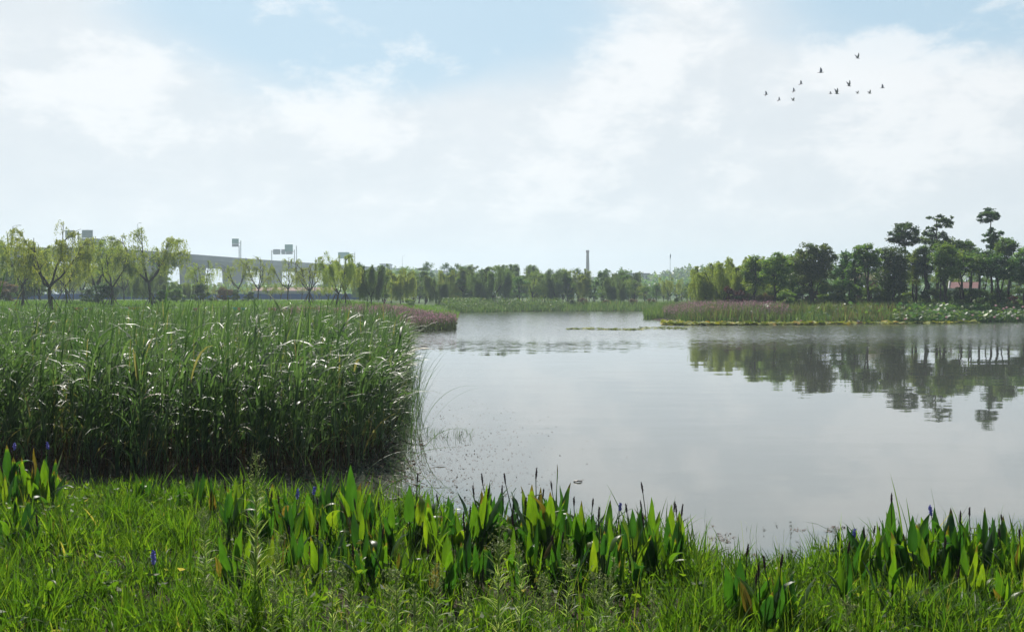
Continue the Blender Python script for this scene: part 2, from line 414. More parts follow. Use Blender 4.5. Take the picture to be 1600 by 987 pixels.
# water: ripples by tilting the shading normals, calm near the viewer, ruffled by the breeze further out
m, t = newmat('lake_water')
n_ = t.nodes.new
p = n_('ShaderNodeBsdfPrincipled')
p.inputs['Base Color'].default_value = (0.100, 0.110, 0.090, 1)
p.inputs['Roughness'].default_value = 0.03
p.inputs['IOR'].default_value = 2.5
geo = n_('ShaderNodeNewGeometry')
sx = n_('ShaderNodeSeparateXYZ'); t.links.new(geo.outputs['Position'], sx.inputs[0])
def wnoise(scale, sc3, detail=3, rough=0.5):
    mp = n_('ShaderNodeMapping'); mp.inputs['Scale'].default_value = sc3
    t.links.new(geo.outputs['Position'], mp.inputs['Vector'])
    nz = n_('ShaderNodeTexNoise'); nz.inputs['Scale'].default_value = scale; nz.inputs['Detail'].default_value = detail
    nz.inputs['Roughness'].default_value = rough
    t.links.new(mp.outputs[0], nz.inputs['Vector']); return nz.outputs['Fac']
def wmr(a, f0, f1, t0, t1):
    r_ = n_('ShaderNodeMapRange'); r_.interpolation_type = 'SMOOTHSTEP'; t.links.new(a, r_.inputs[0])
    for k, v in zip((1, 2, 3, 4), (f0, f1, t0, t1)): r_.inputs[k].default_value = v
    return r_.outputs[0]
def wm(op, a, b):
    r_ = n_('ShaderNodeMath'); r_.operation = op
    for k, q in ((0, a), (1, b)):
        if isinstance(q, (int, float)): r_.inputs[k].default_value = q
        else: t.links.new(q, r_.inputs[k])
    return r_.outputs[0]
patch = wnoise(0.035, (1, 0.6, 1), 3, 0.55)
yw = wm('ADD', sx.outputs['Y'], wm('MULTIPLY', wm('SUBTRACT', patch, 0.5), 24.0))
ruf = wmr(yw, 36.0, 54.0, 0.0, 1.0)
def wcol(scale, sc3, detail, rough):
    mp = n_('ShaderNodeMapping'); mp.inputs['Scale'].default_value = sc3
    t.links.new(geo.outputs['Position'], mp.inputs['Vector'])
    nz = n_('ShaderNodeTexNoise'); nz.inputs['Scale'].default_value = scale; nz.inputs['Detail'].default_value = detail
    nz.inputs['Roughness'].default_value = rough
    t.links.new(mp.outputs[0], nz.inputs['Vector'])
    sb = n_('ShaderNodeVectorMath'); sb.operation = 'SUBTRACT'; sb.inputs[1].default_value = (0.5, 0.5, 0.5)
    t.links.new(nz.outputs['Color'], sb.inputs[0]); return sb.outputs[0]
def vsc(v, k):
    q = n_('ShaderNodeVectorMath'); q.operation = 'SCALE'; t.links.new(v, q.inputs[0])
    if isinstance(k, float): q.inputs['Scale'].default_value = k
    else: t.links.new(k, q.inputs['Scale'])
    return q.outputs[0]
def vadd(a, b):
    q = n_('ShaderNodeVectorMath'); q.operation = 'ADD'; t.links.new(a, q.inputs[0]); t.links.new(b, q.inputs[1]); return q.outputs[0]
wv = vadd(vsc(wcol(4.0, (0.8, 1.6, 1), 4, 0.6), wm('ADD', wm('MULTIPLY', ruf, 0.62), 0.008)),
          vsc(wcol(0.8, (0.5, 2.0, 1), 3, 0.5), wm('ADD', wm('MULTIPLY', ruf, 0.10), 0.016)))
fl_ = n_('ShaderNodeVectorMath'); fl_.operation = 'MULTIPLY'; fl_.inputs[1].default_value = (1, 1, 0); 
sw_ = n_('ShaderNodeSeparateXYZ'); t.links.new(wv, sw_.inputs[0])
ab_ = wm('MULTIPLY', wm('ABSOLUTE', sw_.outputs['Y'], 0.0), -1.0)      # ruffled normals all tilted to the near shore, to brighten the reflected band
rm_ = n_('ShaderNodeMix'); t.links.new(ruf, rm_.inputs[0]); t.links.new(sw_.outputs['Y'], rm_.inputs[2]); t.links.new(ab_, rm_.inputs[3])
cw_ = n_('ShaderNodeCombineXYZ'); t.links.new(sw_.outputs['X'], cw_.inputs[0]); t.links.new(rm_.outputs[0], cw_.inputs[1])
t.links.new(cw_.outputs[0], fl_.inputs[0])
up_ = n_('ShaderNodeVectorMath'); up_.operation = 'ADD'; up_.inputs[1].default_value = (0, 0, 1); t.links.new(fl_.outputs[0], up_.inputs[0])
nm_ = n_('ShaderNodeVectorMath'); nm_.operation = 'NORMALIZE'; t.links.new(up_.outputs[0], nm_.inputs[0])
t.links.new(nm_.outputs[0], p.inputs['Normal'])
t.links.new(wm('ADD', wm('MULTIPLY', ruf, 0.05), 0.02), p.inputs['Roughness'])
o_ = n_('ShaderNodeOutputMaterial'); t.links.new(p.outputs[0], o_.inputs[0])
M['water'] = m
# ground: grass-green earth with bare patches, mud under water
m, t = newmat('ground_earth')
n_ = t.nodes.new
p = n_('ShaderNodeBsdfPrincipled'); p.inputs['Roughness'].default_value = 0.95; p.inputs['Specular IOR Level'].default_value = 0.15
geo = n_('ShaderNodeNewGeometry')
sx = n_('ShaderNodeSeparateXYZ'); t.links.new(geo.outputs['Position'], sx.inputs[0])
a_ = wnoise(0.35, (1, 1, 1), 6, 0.65); b_ = wnoise(6.0, (1, 1, 1), 5, 0.6)
r1 = ramp_node(t, [(0.3, (0.045, 0.085, 0.02)), (0.55, (0.075, 0.13, 0.03)), (0.75, (0.10, 0.12, 0.045))]); t.links.new(a_, r1.inputs[0])
r2 = ramp_node(t, [(0.3, (0.030, 0.022, 0.014)), (0.7, (0.060, 0.045, 0.028))]); t.links.new(b_, r2.inputs[0])
far = wmr(sx.outputs['Y'], 25.0, 45.0, 0.0, 1.0)
hi = wmr(sx.outputs['Z'], 0.05, 0.30, 0.0, 1.0)
fm = wm('MULTIPLY', far, hi)
mx = n_('ShaderNodeMix'); mx.data_type = 'RGBA'; t.links.new(fm, mx.inputs[0]); t.links.new(r2.outputs[0], mx.inputs[6]); t.links.new(r1.outputs[0], mx.inputs[7])
t.links.new(mx.outputs[2], p.inputs['Base Color'])
o_ = n_('ShaderNodeOutputMaterial'); t.links.new(p.outputs[0], o_.inputs[0])
M['ground'] = m

# ------------------------------------------------------------------ terrain and water
LAKE = np.array([P(-250, 10.8), P(100, 10.9), P(300, 10.7), P(560, 9.9), P(700, 9.0), P(1000, 8.7), P(1100, 8.0), P(1350, 7.9), P(1600, 8.2), P(1900, 8.5),
                 (40, 12), (62, 40), (60, 78), P(1750, 80), P(1600, 77), P(1400, 72.5), P(1200, 70.5), P(1075, 70), P(1038, 74), P(1012, 88), P(1040, 104),
                 P(1010, 122), P(900, 123), P(800, 119), P(720, 112), P(714, 72), P(706, 60), P(650, 57), P(600, 50), P(560, 42), P(300, 40), P(-250, 40)])
def lake_sd(x, y):
    """signed distance to the shoreline: + on land, - in the lake"""
    x = np.asarray(x, float); y = np.asarray(y, float)
    d = np.full(x.shape, 1e9); ins = np.zeros(x.shape, bool)
    n = len(LAKE)
    for i in range(n):
        ax, ay = LAKE[i]; bx, by = LAKE[(i + 1) % n]
        ex, ey = bx - ax, by - ay
        tt = np.clip(((x - ax) * ex + (y - ay) * ey) / (ex * ex + ey * ey), 0, 1)
        d = np.minimum(d, np.hypot(x - ax - tt * ex, y - ay - tt * ey))
        c = ((ay > y) != (by > y)) & (x < (bx - ax) * (y - ay) / (by - ay + 1e-12) + ax)
        ins ^= c
    return np.where(ins, -d, d)
def sstep(a, b, v):
    q = np.clip((v - a) / (b - a), 0, 1); return q * q * (3 - 2 * q)
def GZ(x, y):
    x = np.asarray(x, float); y = np.asarray(y, float)
    s = lake_sd(x, y)
    bumpy = 0.03 * np.sin(x * 1.9 + 0.7 * y) * np.sin(y * 1.3 + 0.4) + 0.02 * np.sin(x * 4.1 + 1.0) * np.sin(y * 3.7)
    near = np.clip(s * 0.085, 0, 0.42) + bumpy * np.clip(s, 0, 1)
    far_ = 0.52 * sstep(0, 4.0, s)
    left = 0.45 * sstep(72, 115, y) * sstep(-0.08, -0.16, x / np.maximum(y, 1))
    rightb = 0.35 * sstep(78, 95, y) * sstep(0.2, 0.3, x / np.maximum(y, 1)) * sstep(260, 120, y)
    z = np.where(y < 25, near, far_ + left + rightb)
    bed = -0.75 * sstep(0, 5.0, -s) - 0.01
    return np.where(s > 0, z + 0.004, bed)
def gz(x, y): return float(GZ(np.array([x]), np.array([y]))[0])

ys = np.concatenate([np.linspace(-60, 0, 8, endpoint=False), np.linspace(0, 14, 70, endpoint=False), np.linspace(14, 40, 40, endpoint=False),
                     np.linspace(40, 140, 130, endpoint=False), np.linspace(140, 300, 30, endpoint=False), np.linspace(300, 1100, 22)])
xh = np.concatenate([np.linspace(0, 6, 30, endpoint=False), np.linspace(6, 60, 100, endpoint=False), np.linspace(60, 150, 30, endpoint=False), np.linspace(150, 850, 24)])
xs = np.concatenate([-xh[:0:-1], xh])
XX, YY = np.meshgrid(xs, ys)
ZZ = GZ(XX, YY)
g = G()
nx, ny = len(xs), len(ys)
ii = np.arange(ny - 1)[:, None] * nx + np.arange(nx - 1)[None]
g.add(np.stack([XX, YY, ZZ], -1).reshape(-1, 3), np.stack([ii, ii + 1, ii + nx + 1, ii + nx], -1).reshape(-1, 4))
tag(g.build('ground', M['ground']), kind='structure')
g = G()
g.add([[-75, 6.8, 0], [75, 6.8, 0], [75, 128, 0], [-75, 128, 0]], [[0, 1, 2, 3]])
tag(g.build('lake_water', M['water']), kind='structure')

# ------------------------------------------------------------------ stuff: blades of every kind
def scatter(n, f):
    """n points by rejection; f(k) gives (x, y, keep)"""
    xs_, ys_ = [], []; c = 0
    while c < n:
        x, y, k = f(n * 2)
        xs_.append(x[k]); ys_.append(y[k]); c += int(k.sum())
    return np.concatenate(xs_)[:n], np.concatenate(ys_)[:n]
def wedge(px0, px1, y0, y1, cond=None):
    def f(k):
        y = np.sqrt(rng.uniform(y0 * y0, y1 * y1, k)); px = rng.uniform(px0, px1, k)
        x = (px - 800) / F * y
        ok = np.ones(k, bool) if cond is None else cond(x, y, px)
        return x, y, ok
    return f

# foreground bank grass
g = G()
def clumpy(x, y, s=1.0): return 0.5 + 0.5 * np.sin(x * 3.1 * s + 1.3 * np.sin(y * 2.3 * s)) * np.sin(y * 2.7 * s + 1.7 * np.sin(x * 1.9 * s))
tx_, ty_ = scatter(3700, wedge(-60, 1660, 3.6, 11.2, lambda x, y, px: (lake_sd(x, y) > -0.08) & (rng.random(len(x)) < 0.25 + 0.75 * clumpy(x, y)) & ~((np.abs(px - 700) < 370) & (y > 6.0) & (lake_sd(x, y) > 0.35) & (rng.random(len(x)) < 0.55)) & ~((px < 90) & (y > 7) & (rng.random(len(x)) < 0.5))))
nb = rng.integers(8, 26, len(tx_)); ti = np.repeat(np.arange(len(tx_)), nb)
tsz = rng.uniform(0.55, 1.25, len(tx_)) * (1 + 0.45 * sstep(1.6, 0.4, lake_sd(tx_, ty_)) * (tx_ > -3.0)) * (0.62 + 0.6 * clumpy(tx_, ty_)); thue = rng.normal(0, 0.13, len(tx_))
n = len(ti); aa = rng.uniform(0, 2 * PI, n); rr = np.abs(rng.normal(0, 0.035, n))
x = tx_[ti] + np.cos(aa) * rr; y = ty_[ti] + np.sin(aa) * rr
base = np.stack([x, y, GZ(x, y) - 0.01], -1)
L = rng.uniform(0.09, 0.24, n) * tsz[ti]; L[rng.random(n) < 0.06] *= 1.5
ribbon(g, base, L, rng.uniform(0.004, 0.011, n) * (0.7 + 0.4 * tsz[ti]), aa + rng.normal(0, 0.5, n), 0.04 + rr * 7 + np.abs(rng.normal(0, 0.1, n)), np.abs(rng.normal(0.55, 0.55, n)), 5,
       rnd=np.clip(rng.beta(2.4, 2.4, n) * 0.85 + thue[ti] + (rng.random(n) < 0.012) * 0.5, 0, 0.99))
# thin seed stalks standing above the turf
x, y = scatter(420, wedge(-60, 1660, 3.8, 9.5, lambda x, y, px: (lake_sd(x, y) > 0.1)))
n = len(x)
ribbon(g, np.stack([x, y, GZ(x, y)], -1), rng.uniform(0.25, 0.42, n), 0.0028, rng.uniform(0, 6.28, n), np.abs(rng.normal(0.1, 0.1, n)), rng.uniform(0.1, 0.7, n), 7, prof='stem', rnd=rng.uniform(0.85, 0.985, n))
# loose single blades and a little dead thatch low down between the tufts
x, y = scatter(14000, wedge(-60, 1660, 3.6, 11.2, lambda x, y, px: (lake_sd(x, y) > -0.1)))
n = len(x); dead = rng.random(n) < 0.14
ribbon(g, np.stack([x, y, GZ(x, y) - 0.005], -1), rng.uniform(0.05, 0.2, n), rng.uniform(0.003, 0.008, n), rng.uniform(0, 2 * PI, n), np.where(dead, rng.uniform(0.6, 1.4, n), np.abs(rng.normal(0.1, 0.2, n))), np.abs(rng.normal(0.5, 0.4, n)), 4,
       rnd=np.where(dead, rng.uniform(0.93, 1, n), rng.uniform(0, 0.85, n)))
tag(g.build('bank_grass', M['grass']), 'lush bright green grass covering the near bank at the bottom', 'grass', kind='stuff')
# low broad-leaved herbs between the blades
g = G()
x, y = scatter(3500, wedge(-60, 1660, 3.7, 10.5, lambda x, y, px: (lake_sd(x, y) > 0.05) & (clumpy(x + 3, y, 1.4) > 0.55)))
c = np.stack([x, y, GZ(x, y) + rng.uniform(0.02, 0.17, len(x))], -1)
leaves(g, c, rng.uniform(0.03, 0.07, len(x)), 0.45, 0, 0.4)
tag(g.build('bank_herbs', M['grass']), 'small leafy herbs mixed into the near bank grass', 'ground cover', kind='stuff')

# reed bed on the left, standing in shallow water
def redge(y): return 626 + 8 * np.sin(y * 2.1) - 26 * sstep(20, 12, y) - 16 * sstep(30, 42, y)
def rfront(px): return 11.9 + 0.25 * np.sin(px * 0.021) + 1.5 * sstep(420, 640, px)
def reed_cond(x, y, px): return (px < redge(y) + rng.normal(0, 9, len(px))) & (y > rfront(px) + rng.normal(0, 0.12, len(px))) & (rng.random(len(px)) < np.clip(1.5 * 16.0 / y, 0.5, 1))
x, y = scatter(14000, wedge(-60, 665, 11.6, 41.5, reed_cond))
n = len(x)
z0 = np.minimum(GZ(x, y), 0.0) * 0.15 - 0.05
H = rng.normal(1.14, 0.17, n) + 0.08 * np.sin(x * 0.9 + 1) * np.sin(y * 0.7) - 0.08 * sstep(20, 36, y)
px = x / y * F + 800
H *= 1 - 0.12 * sstep(600, 650, px)
tallr = rng.random(n) < 0.05; H[tallr] *= 1.15
g = G()
az = rng.uniform(0, 2 * PI, n)
stem = ribbon(g, np.stack([x, y, z0], -1), H * 0.93, rng.uniform(0.008, 0.014, n), az, np.abs(rng.normal(0.03, 0.04, n)), rng.normal(0.10, 0.1, n), 4, prof='stem', rnd=rng.uniform(0.0, 0.75, n))
for k in range(8):
    u = rng.uniform(0.12, 1.0, n) if k > 2 else rng.uniform(0.6, 1.0, n)
    i0 = np.minimum((u * 4).astype(int), 3); fr = (u * 4 - i0)[:, None]
    b = stem[np.arange(n), i0] * (1 - fr) + stem[np.arange(n), i0 + 1] * fr
    Ll = rng.uniform(0.30, 0.62, n) * np.where(rng.random(n) < 0.25, 1.6, 1.0)
    upr = rng.random(n) < 0.35
    lean = np.where(upr, rng.uniform(0.02, 0.22, n), rng.uniform(0.15, 0.55, n))
    curl = np.where(upr, rng.uniform(0.0, 0.6, n), rng.uniform(0.9, 2.1, n))
    dead = (rng.random(n) < (0.03 + 0.22 * (u < 0.35)))
    rn = np.where(dead, rng.uniform(0.9, 1.0, n), rng.beta(2, 2, n) * 0.86)
    # the wind leans the tips to the right
    azl = np.where(rng.random(n) < 0.55, rng.normal(-0.1, 0.8, n), rng.uniform(0, 2 * PI, n))
    ribbon(g, b, Ll, rng.uniform(0.010, 0.034, n), azl, lean, curl, 6 if k < 4 else 5, 1.25, rnd=rn, twist=rng.normal(0, 0.35, n))
# sparse outliers past the right margin of the bed
xo, yo = scatter(150, wedge(618, 656, 12.3, 24.0))
az = rng.normal(0, 0.6, 150)
ribbon(g, np.stack([xo, yo, np.full(150, -0.05)], -1), rng.uniform(0.5, 1.35, 150), rng.uniform(0.006, 0.011, 150), az, rng.uniform(0, 0.15, 150), rng.uniform(0.0, 0.9, 150), 7, rnd=rng.random(150) * 0.6)
# long bent stalks reaching over the water
for (a, yy, Lb, ln, cu) in ((655, 13.6, 1.05, 0.30, 1.5), (658, 14.2, 1.2, 0.35, 1.2), (650, 13.0, 1.1, 0.5, 1.9), (655, 15.0, 1.3, 0.25, 1.6), (600, 12.6, 1.1, 0.9, 1.1), (590, 12.3, 1.0, 1.1, 0.6),
                            (560, 11.8, 0.9, 0.8, 1.4), (652, 13.4, 0.95, 0.1, 0.7)):
    ribbon(g, np.array([[PX(a, yy), yy, 0.0]]), Lb, 0.010, np.array([rng.normal(0, 0.3)]), ln, cu, 12, rnd=np.array([0.3]))
tag(g.build('reed_bed', M['reed']), 'dense tall green reed bed with arching blades filling the left', 'reeds', kind='stuff')

# dead stalks and litter at the foot of the reeds
g = G()
x, y = scatter(3400, wedge(-40, 655, 11.5, 15.5, lambda x, y, px: (px < redge(y)) & (y > rfront(px) - 0.3)))
n = len(x)
ribbon(g, np.stack([x, y, np.full(n, -0.03)], -1), rng.uniform(0.15, 0.6, n), rng.uniform(0.005, 0.011, n), rng.uniform(0, 2 * PI, n), np.abs(rng.normal(0.3, 0.5, n)), rng.uniform(0, 1.2, n), 4)
x, y = scatter(600, wedge(470, 660, 10.3, 15.0, lambda x, y, px: (lake_sd(x, y) < 0)))
leaves(g, np.stack([x, y, np.full(len(x), 0.008)], -1), rng.uniform(0.02, 0.10, len(x)), 0.25, 0, 0.97)
tag(g.build('dead_reed_litter', M['reed_dry']), 'brown dead reed stalks and leaf litter at the reed foot', 'reed litter', kind='stuff')
# small floating specks on the calm water
g = G()
x, y = scatter(2300, wedge(600, 1000, 9.4, 21.0, lambda x, y, px: (lake_sd(x, y) < -0.1) & (rng.random(len(x)) < np.exp(-((px - 690) / 110.0) ** 2) * np.exp(-((y - 10.5) / 5.0) ** 2))))
x2, y2 = scatter(420, wedge(1080, 1330, 8.1, 9.4, lambda x, y, px: (lake_sd(x, y) < -0.02) & (clumpy(x * 2, y * 2, 2.0) * clumpy(x, y, 3.1) > 0.45)))
x = np.concatenate([x, x2]); y = np.concatenate([y, y2])
leaves(g, np.stack([x, y, np.full(len(x), 0.006)], -1), rng.uniform(0.008, 0.028, len(x)), 0.6, 0, 0.98)
tag(g.build('floating_specks', M['litter']), 'tiny brown plant specks floating by the reed edge', 'plant debris', kind='stuff')
# sprigs emerging from the water right of the reed bed
g = G()
x, y = scatter(75, wedge(655, 738, 14.9, 15.9))
n = len(x)
ribbon(g, np.stack([x, y, np.full(n, -0.02)], -1), rng.uniform(0.06, 0.22, n), 0.006, rng.normal(0, 0.9, n), rng.uniform(0, 0.5, n), rng.uniform(0, 1.2, n), 5, rnd=rng.uniform(0, 0.6, n))
x, y = scatter(60, wedge(690, 1330, 8.4, 11, lambda x, y, px: (lake_sd(x, y) < -0.05) & (lake_sd(x, y) > -1.3)))
n = len(x)
ribbon(g, np.stack([x, y, np.full(n, -0.02)], -1), rng.uniform(0.05, 0.16, n), 0.003, rng.normal(0, 0.9, n), rng.uniform(0, 0.4, n), rng.uniform(0, 0.6, n), 4, rnd=rng.uniform(0, 0.6, n))
tag(g.build('water_sprigs', M['reed']), 'thin green sprigs poking out of the calm water', 'water grass', kind='stuff')

# meadow behind the reeds
g = G()
x, y = scatter(62000, wedge(-80, 720, 40.5, 125, lambda x, y, px: (lake_sd(x, y) > 0.1) & (rng.random(len(x)) < np.clip(60 / y, 0.3, 1))))
n = len(x)
ribbon(g, np.stack([x, y, GZ(x, y)], -1), rng.uniform(0.15, 0.42, n) * (0.7 + 0.6 * clumpy(x, y, 0.15)), rng.uniform(0.02, 0.05, n), rng.uniform(0, 2 * PI, n), np.abs(rng.normal(0.15, 0.2, n)), np.abs(rng.normal(0.5, 0.4, n)), 2)
tag(g.build('meadow_grass', M['meadow']), 'sunlit green meadow grass under the young willows', 'grass', kind='stuff')

def strip(name, mat, label, cat, n, px0, px1, y0, y1, h0, h1, wdt, cond=None, rnd=None, segs=3, curl=0.5):
    g = G()
    x, y = scatter(n, wedge(px0, px1, y0, y1, cond))
    Hh = rng.uniform(h0, h1, n) * (0.75 + 0.45 * clumpy(x, y, 0.35))
    ribbon(g, np.stack([x, y, GZ(x, y) - 0.02], -1), Hh, rng.uniform(wdt * 0.6, wdt * 1.3, n), rng.uniform(0, 2 * PI, n), np.abs(rng.normal(0.08, 0.12, n)), np.abs(rng.normal(curl, 0.4, n)), segs, rnd=rnd(n) if rnd else None)
    return g
def finish(g, name, mat, label, cat): return tag(g.build(name, M[mat]), label, cat, kind='stuff')

# far bank reeds and low green
g = strip('x', 0, 0, 0, 22000, 700, 1075, 112, 131, 0.25, 0.75, 0.05, lambda x, y, px: (lake_sd(x, y) > -0.4))
c_x, c_y = scatter(9000, wedge(690, 880, 112, 126, lambda x, y, px: (lake_sd(x, y) > 0.0) & (clumpy(x, y, 0.4) > 0.5)))
leaves(g, np.stack([c_x, c_y, GZ(c_x, c_y) + rng.uniform(0.1, 1.0, len(c_x))], -1), rng.uniform(0.1, 0.2, len(c_x)), 0.5)
finish(g, 'far_bank_reeds', 'farbank', 'low blue-green reeds lining the far bank of the lake', 'reeds')
# green reed point on the right of the far channel
g = strip('x', 0, 0, 0, 15000, 1006, 1150, 84, 112, 0.5, 1.0, 0.04, lambda x, y, px: (lake_sd(x, y) > -0.5))
finish(g, 'reed_point', 'farbank', 'pale green reed point jutting into the far channel', 'reeds')
# loosestrife: thin stems with purple tops
def loosestrife(n, px0, px1, y0, y1, h, cond, name, label):
    g = G()
    x, y = scatter(n, wedge(px0, px1, y0, y1, cond))
    zb = GZ(x, y) - 0.02
    Hh = rng.normal(h, h * 0.13, n)
    ribbon(g, np.stack([x, y, zb], -1), Hh, 0.035, rng.uniform(0, 2 * PI, n), np.abs(rng.normal(0.08, 0.1, n)), 0.15, 3, rnd=rng.uniform(0, 0.46, n))
    m_ = n * 5
    k = rng.integers(0, n, m_)
    c = np.stack([x[k] + rng.normal(0, 0.05, m_), y[k] + rng.normal(0, 0.05, m_), zb[k] + Hh[k] * rng.uniform(0.6, 1.03, m_)], -1)
    leaves(g, c, rng.uniform(0.04, 0.10, m_), 0.5, 0.0, 0, rnd=np.where(rng.random(m_) < 0.8, rng.uniform(0.54, 1, m_), rng.uniform(0, 0.4, m_)))
    m_ = n * 3
    k = rng.integers(0, n, m_)
    c = np.stack([x[k] + rng.normal(0, 0.08, m_), y[k] + rng.normal(0, 0.08, m_), zb[k] + Hh[k] * rng.uniform(0.05, 0.7, m_)], -1)
    leaves(g, c, rng.uniform(0.06, 0.14, m_), 0.4, -0.4, 0, rnd=rng.uniform(0, 0.46, m_))
    finish(g, name, 'loose', label, 'loosestrife')
loosestrife(3600, 420, 712, 49, 66, 0.74, lambda x, y, px: (lake_sd(x, y) > -0.35) & (rng.random(len(x)) < np.clip((px - 500) / 180, 0.08, 1)), 'loosestrife_patch', 'purple flowering loosestrife patch beyond the reeds')
loosestrife(4200, 1036, 1240, 72, 92, 0.80, lambda x, y, px: (lake_sd(x, y) > 0.8) & (px < 1240 - (y - 72) * 3), 'loosestrife_patch', 'purple loosestrife patch on the right point of land')
# right bank: sedges, green grass
g = strip('x', 0, 0, 0, 9000, 1060, 1420, 71, 92, 0.5, 0.95, 0.035, lambda x, y, px: (lake_sd(x, y) > 0.2) & (clumpy(x, y, 0.25) > 0.35))
finish(g, 'brown_sedge', 'sedge', 'brownish sedge and dry grass along the right bank', 'sedge')
g = strip('x', 0, 0, 0, 30000, 1060, 1660, 70.5, 96, 0.4, 0.95, 0.04, lambda x, y, px: (lake_sd(x, y) > -0.1))
finish(g, 'right_bank_grass', 'farbank', 'green waterside grass along the right bank', 'grass')

# lily pads floating and lotus leaves standing off the right bank
def discs(g, c, r, tilt, rnd, seg=9):
    n = len(c)
    ph = np.arange(seg) / seg * (2 * PI - 0.35)
    v = np.stack([np.cos(ph), np.sin(ph), np.zeros(seg)], -1)[None] * r[:, None, None]
    az = rng.uniform(0, 2 * PI, n); tx = rng.normal(0, tilt, n); ty = rng.normal(0, tilt, n)
    ca, sa = np.cos(az)[:, None], np.sin(az)[:, None]
    X = v[..., 0] * ca - v[..., 1] * sa; Y = v[..., 0] * sa + v[..., 1] * ca
    Z = X * tx[:, None] + Y * ty[:, None] + (0.16 * r[:, None] if tilt > 0.1 else 0)
    ring = np.stack([X, Y, Z], -1) + c[:, None]
    vv = np.concatenate([ring, c[:, None]], 1)
    k = np.arange(seg - 1)
    f = np.stack([k, k + 1, np.full(seg - 1, seg)], -1)
    g.add(vv.reshape(-1, 3), (f[None] + (np.arange(n) * (seg + 1))[:, None, None]).reshape(-1, 3), np.repeat(rnd, seg + 1))
g = G()
x, y = scatter(1000, wedge(1036, 1530, 66.0, 74, lambda x, y, px: (lake_sd(x, y) < 0.1) & (lake_sd(x, y) > -2.0) & (clumpy(x, y, 0.8) > 0.45 * (px > 1150)) & (rng.random(len(x)) < np.where(px > 1330, 0.3, 1.0))))
n = len(x)
discs(g, np.stack([x, y, rng.uniform(0.01, 0.14, n)], -1), rng.uniform(0.10, 0.24, n), 0.22, rng.random(n))
finish(g, 'lily_pads', 'pad', 'yellow-green lily pads floating along the right shoreline', 'lily pads')
g = G()
x, y = scatter(260, wedge(885, 1075, 56, 64, lambda x, y, px: (np.abs(y - 60.5 - 0.5 * np.sin(px * 0.05)) < 0.35 * (px < 1010) + 0.2) | ((px > 1000) & (np.abs(y - 62.8) < 0.5))))
n = len(x)
discs(g, np.stack([x, y, rng.uniform(0.006, 0.05, n)], -1), rng.uniform(0.06, 0.16, n), 0.14, rng.random(n) * 0.7)
finish(g, 'floating_weed', 'pad', 'thin strip of floating green weed in mid lake', 'water weed')
g = G()
x, y = scatter(1500, wedge(1170, 1660, 71, 81, lambda x, y, px: (lake_sd(x, y) > -0.9) & (rng.random(len(x)) < np.where(px > 1400, 1.0, 0.10))))
n = len(x)
c = np.stack([x, y, np.maximum(GZ(x, y), 0) + rng.uniform(0.2, 0.75, n)], -1)
discs(g, c, rng.uniform(0.08, 0.17, n), 0.35, rng.random(n))
cb = c.copy(); cb[:, 2] = np.maximum(GZ(x, y), -0.05)
ribbon(g, cb, c[:, 2] - cb[:, 2], 0.015, rng.uniform(0, 6, n), 0.0, 0.02, 2, prof='stem', rnd=np.zeros(n))
finish(g, 'lotus_leaves', 'lotus', 'round blue-green lotus leaves standing by the right bank', 'lotus')

# ------------------------------------------------------------------ ordinals for labels
ORD = ['first', 'second', 'third', 'fourth', 'fifth', 'sixth', 'seventh', 'eighth', 'ninth', 'tenth', 'eleventh', 'twelfth', 'thirteenth', 'fourteenth', 'fifteenth',
       'sixteenth', 'seventeenth', 'eighteenth', 'nineteenth', 'twentieth', 'twenty-first', 'twenty-second', 'twenty-third', 'twenty-fourth', 'twenty-fifth',
       'twenty-sixth', 'twenty-seventh', 'twenty-eighth', 'twenty-ninth', 'thirtieth', 'thirty-first', 'thirty-second', 'thirty-third', 'thirty-fourth', 'thirty-fifth',
       'thirty-sixth', 'thirty-seventh', 'thirty-eighth', 'thirty-ninth', 'fortieth', 'forty-first', 'forty-second', 'forty-third', 'forty-fourth', 'forty-fifth']
def order_labels(items, marks, noun=''):
    """items: (object, px, look); marks: (px, phrase). 'look, third to the right of phrase'"""
    bins = {}
    for o, px, look in items:
        mk = min(marks, key=lambda q: abs(q[0] - px))
        side = 'right' if px >= mk[0] else 'left'
        bins.setdefault((mk, side), []).append((abs(px - mk[0]), o, look))
    for (mk, side), lst in bins.items():
        lst.sort(key=lambda q: q[0])
        for k, (_, o, look) in enumerate(lst):
            o['label'] = '%s, %s %sto the %s of %s' % (look, ORD[min(k, len(ORD) - 1)], noun, side, mk[1])

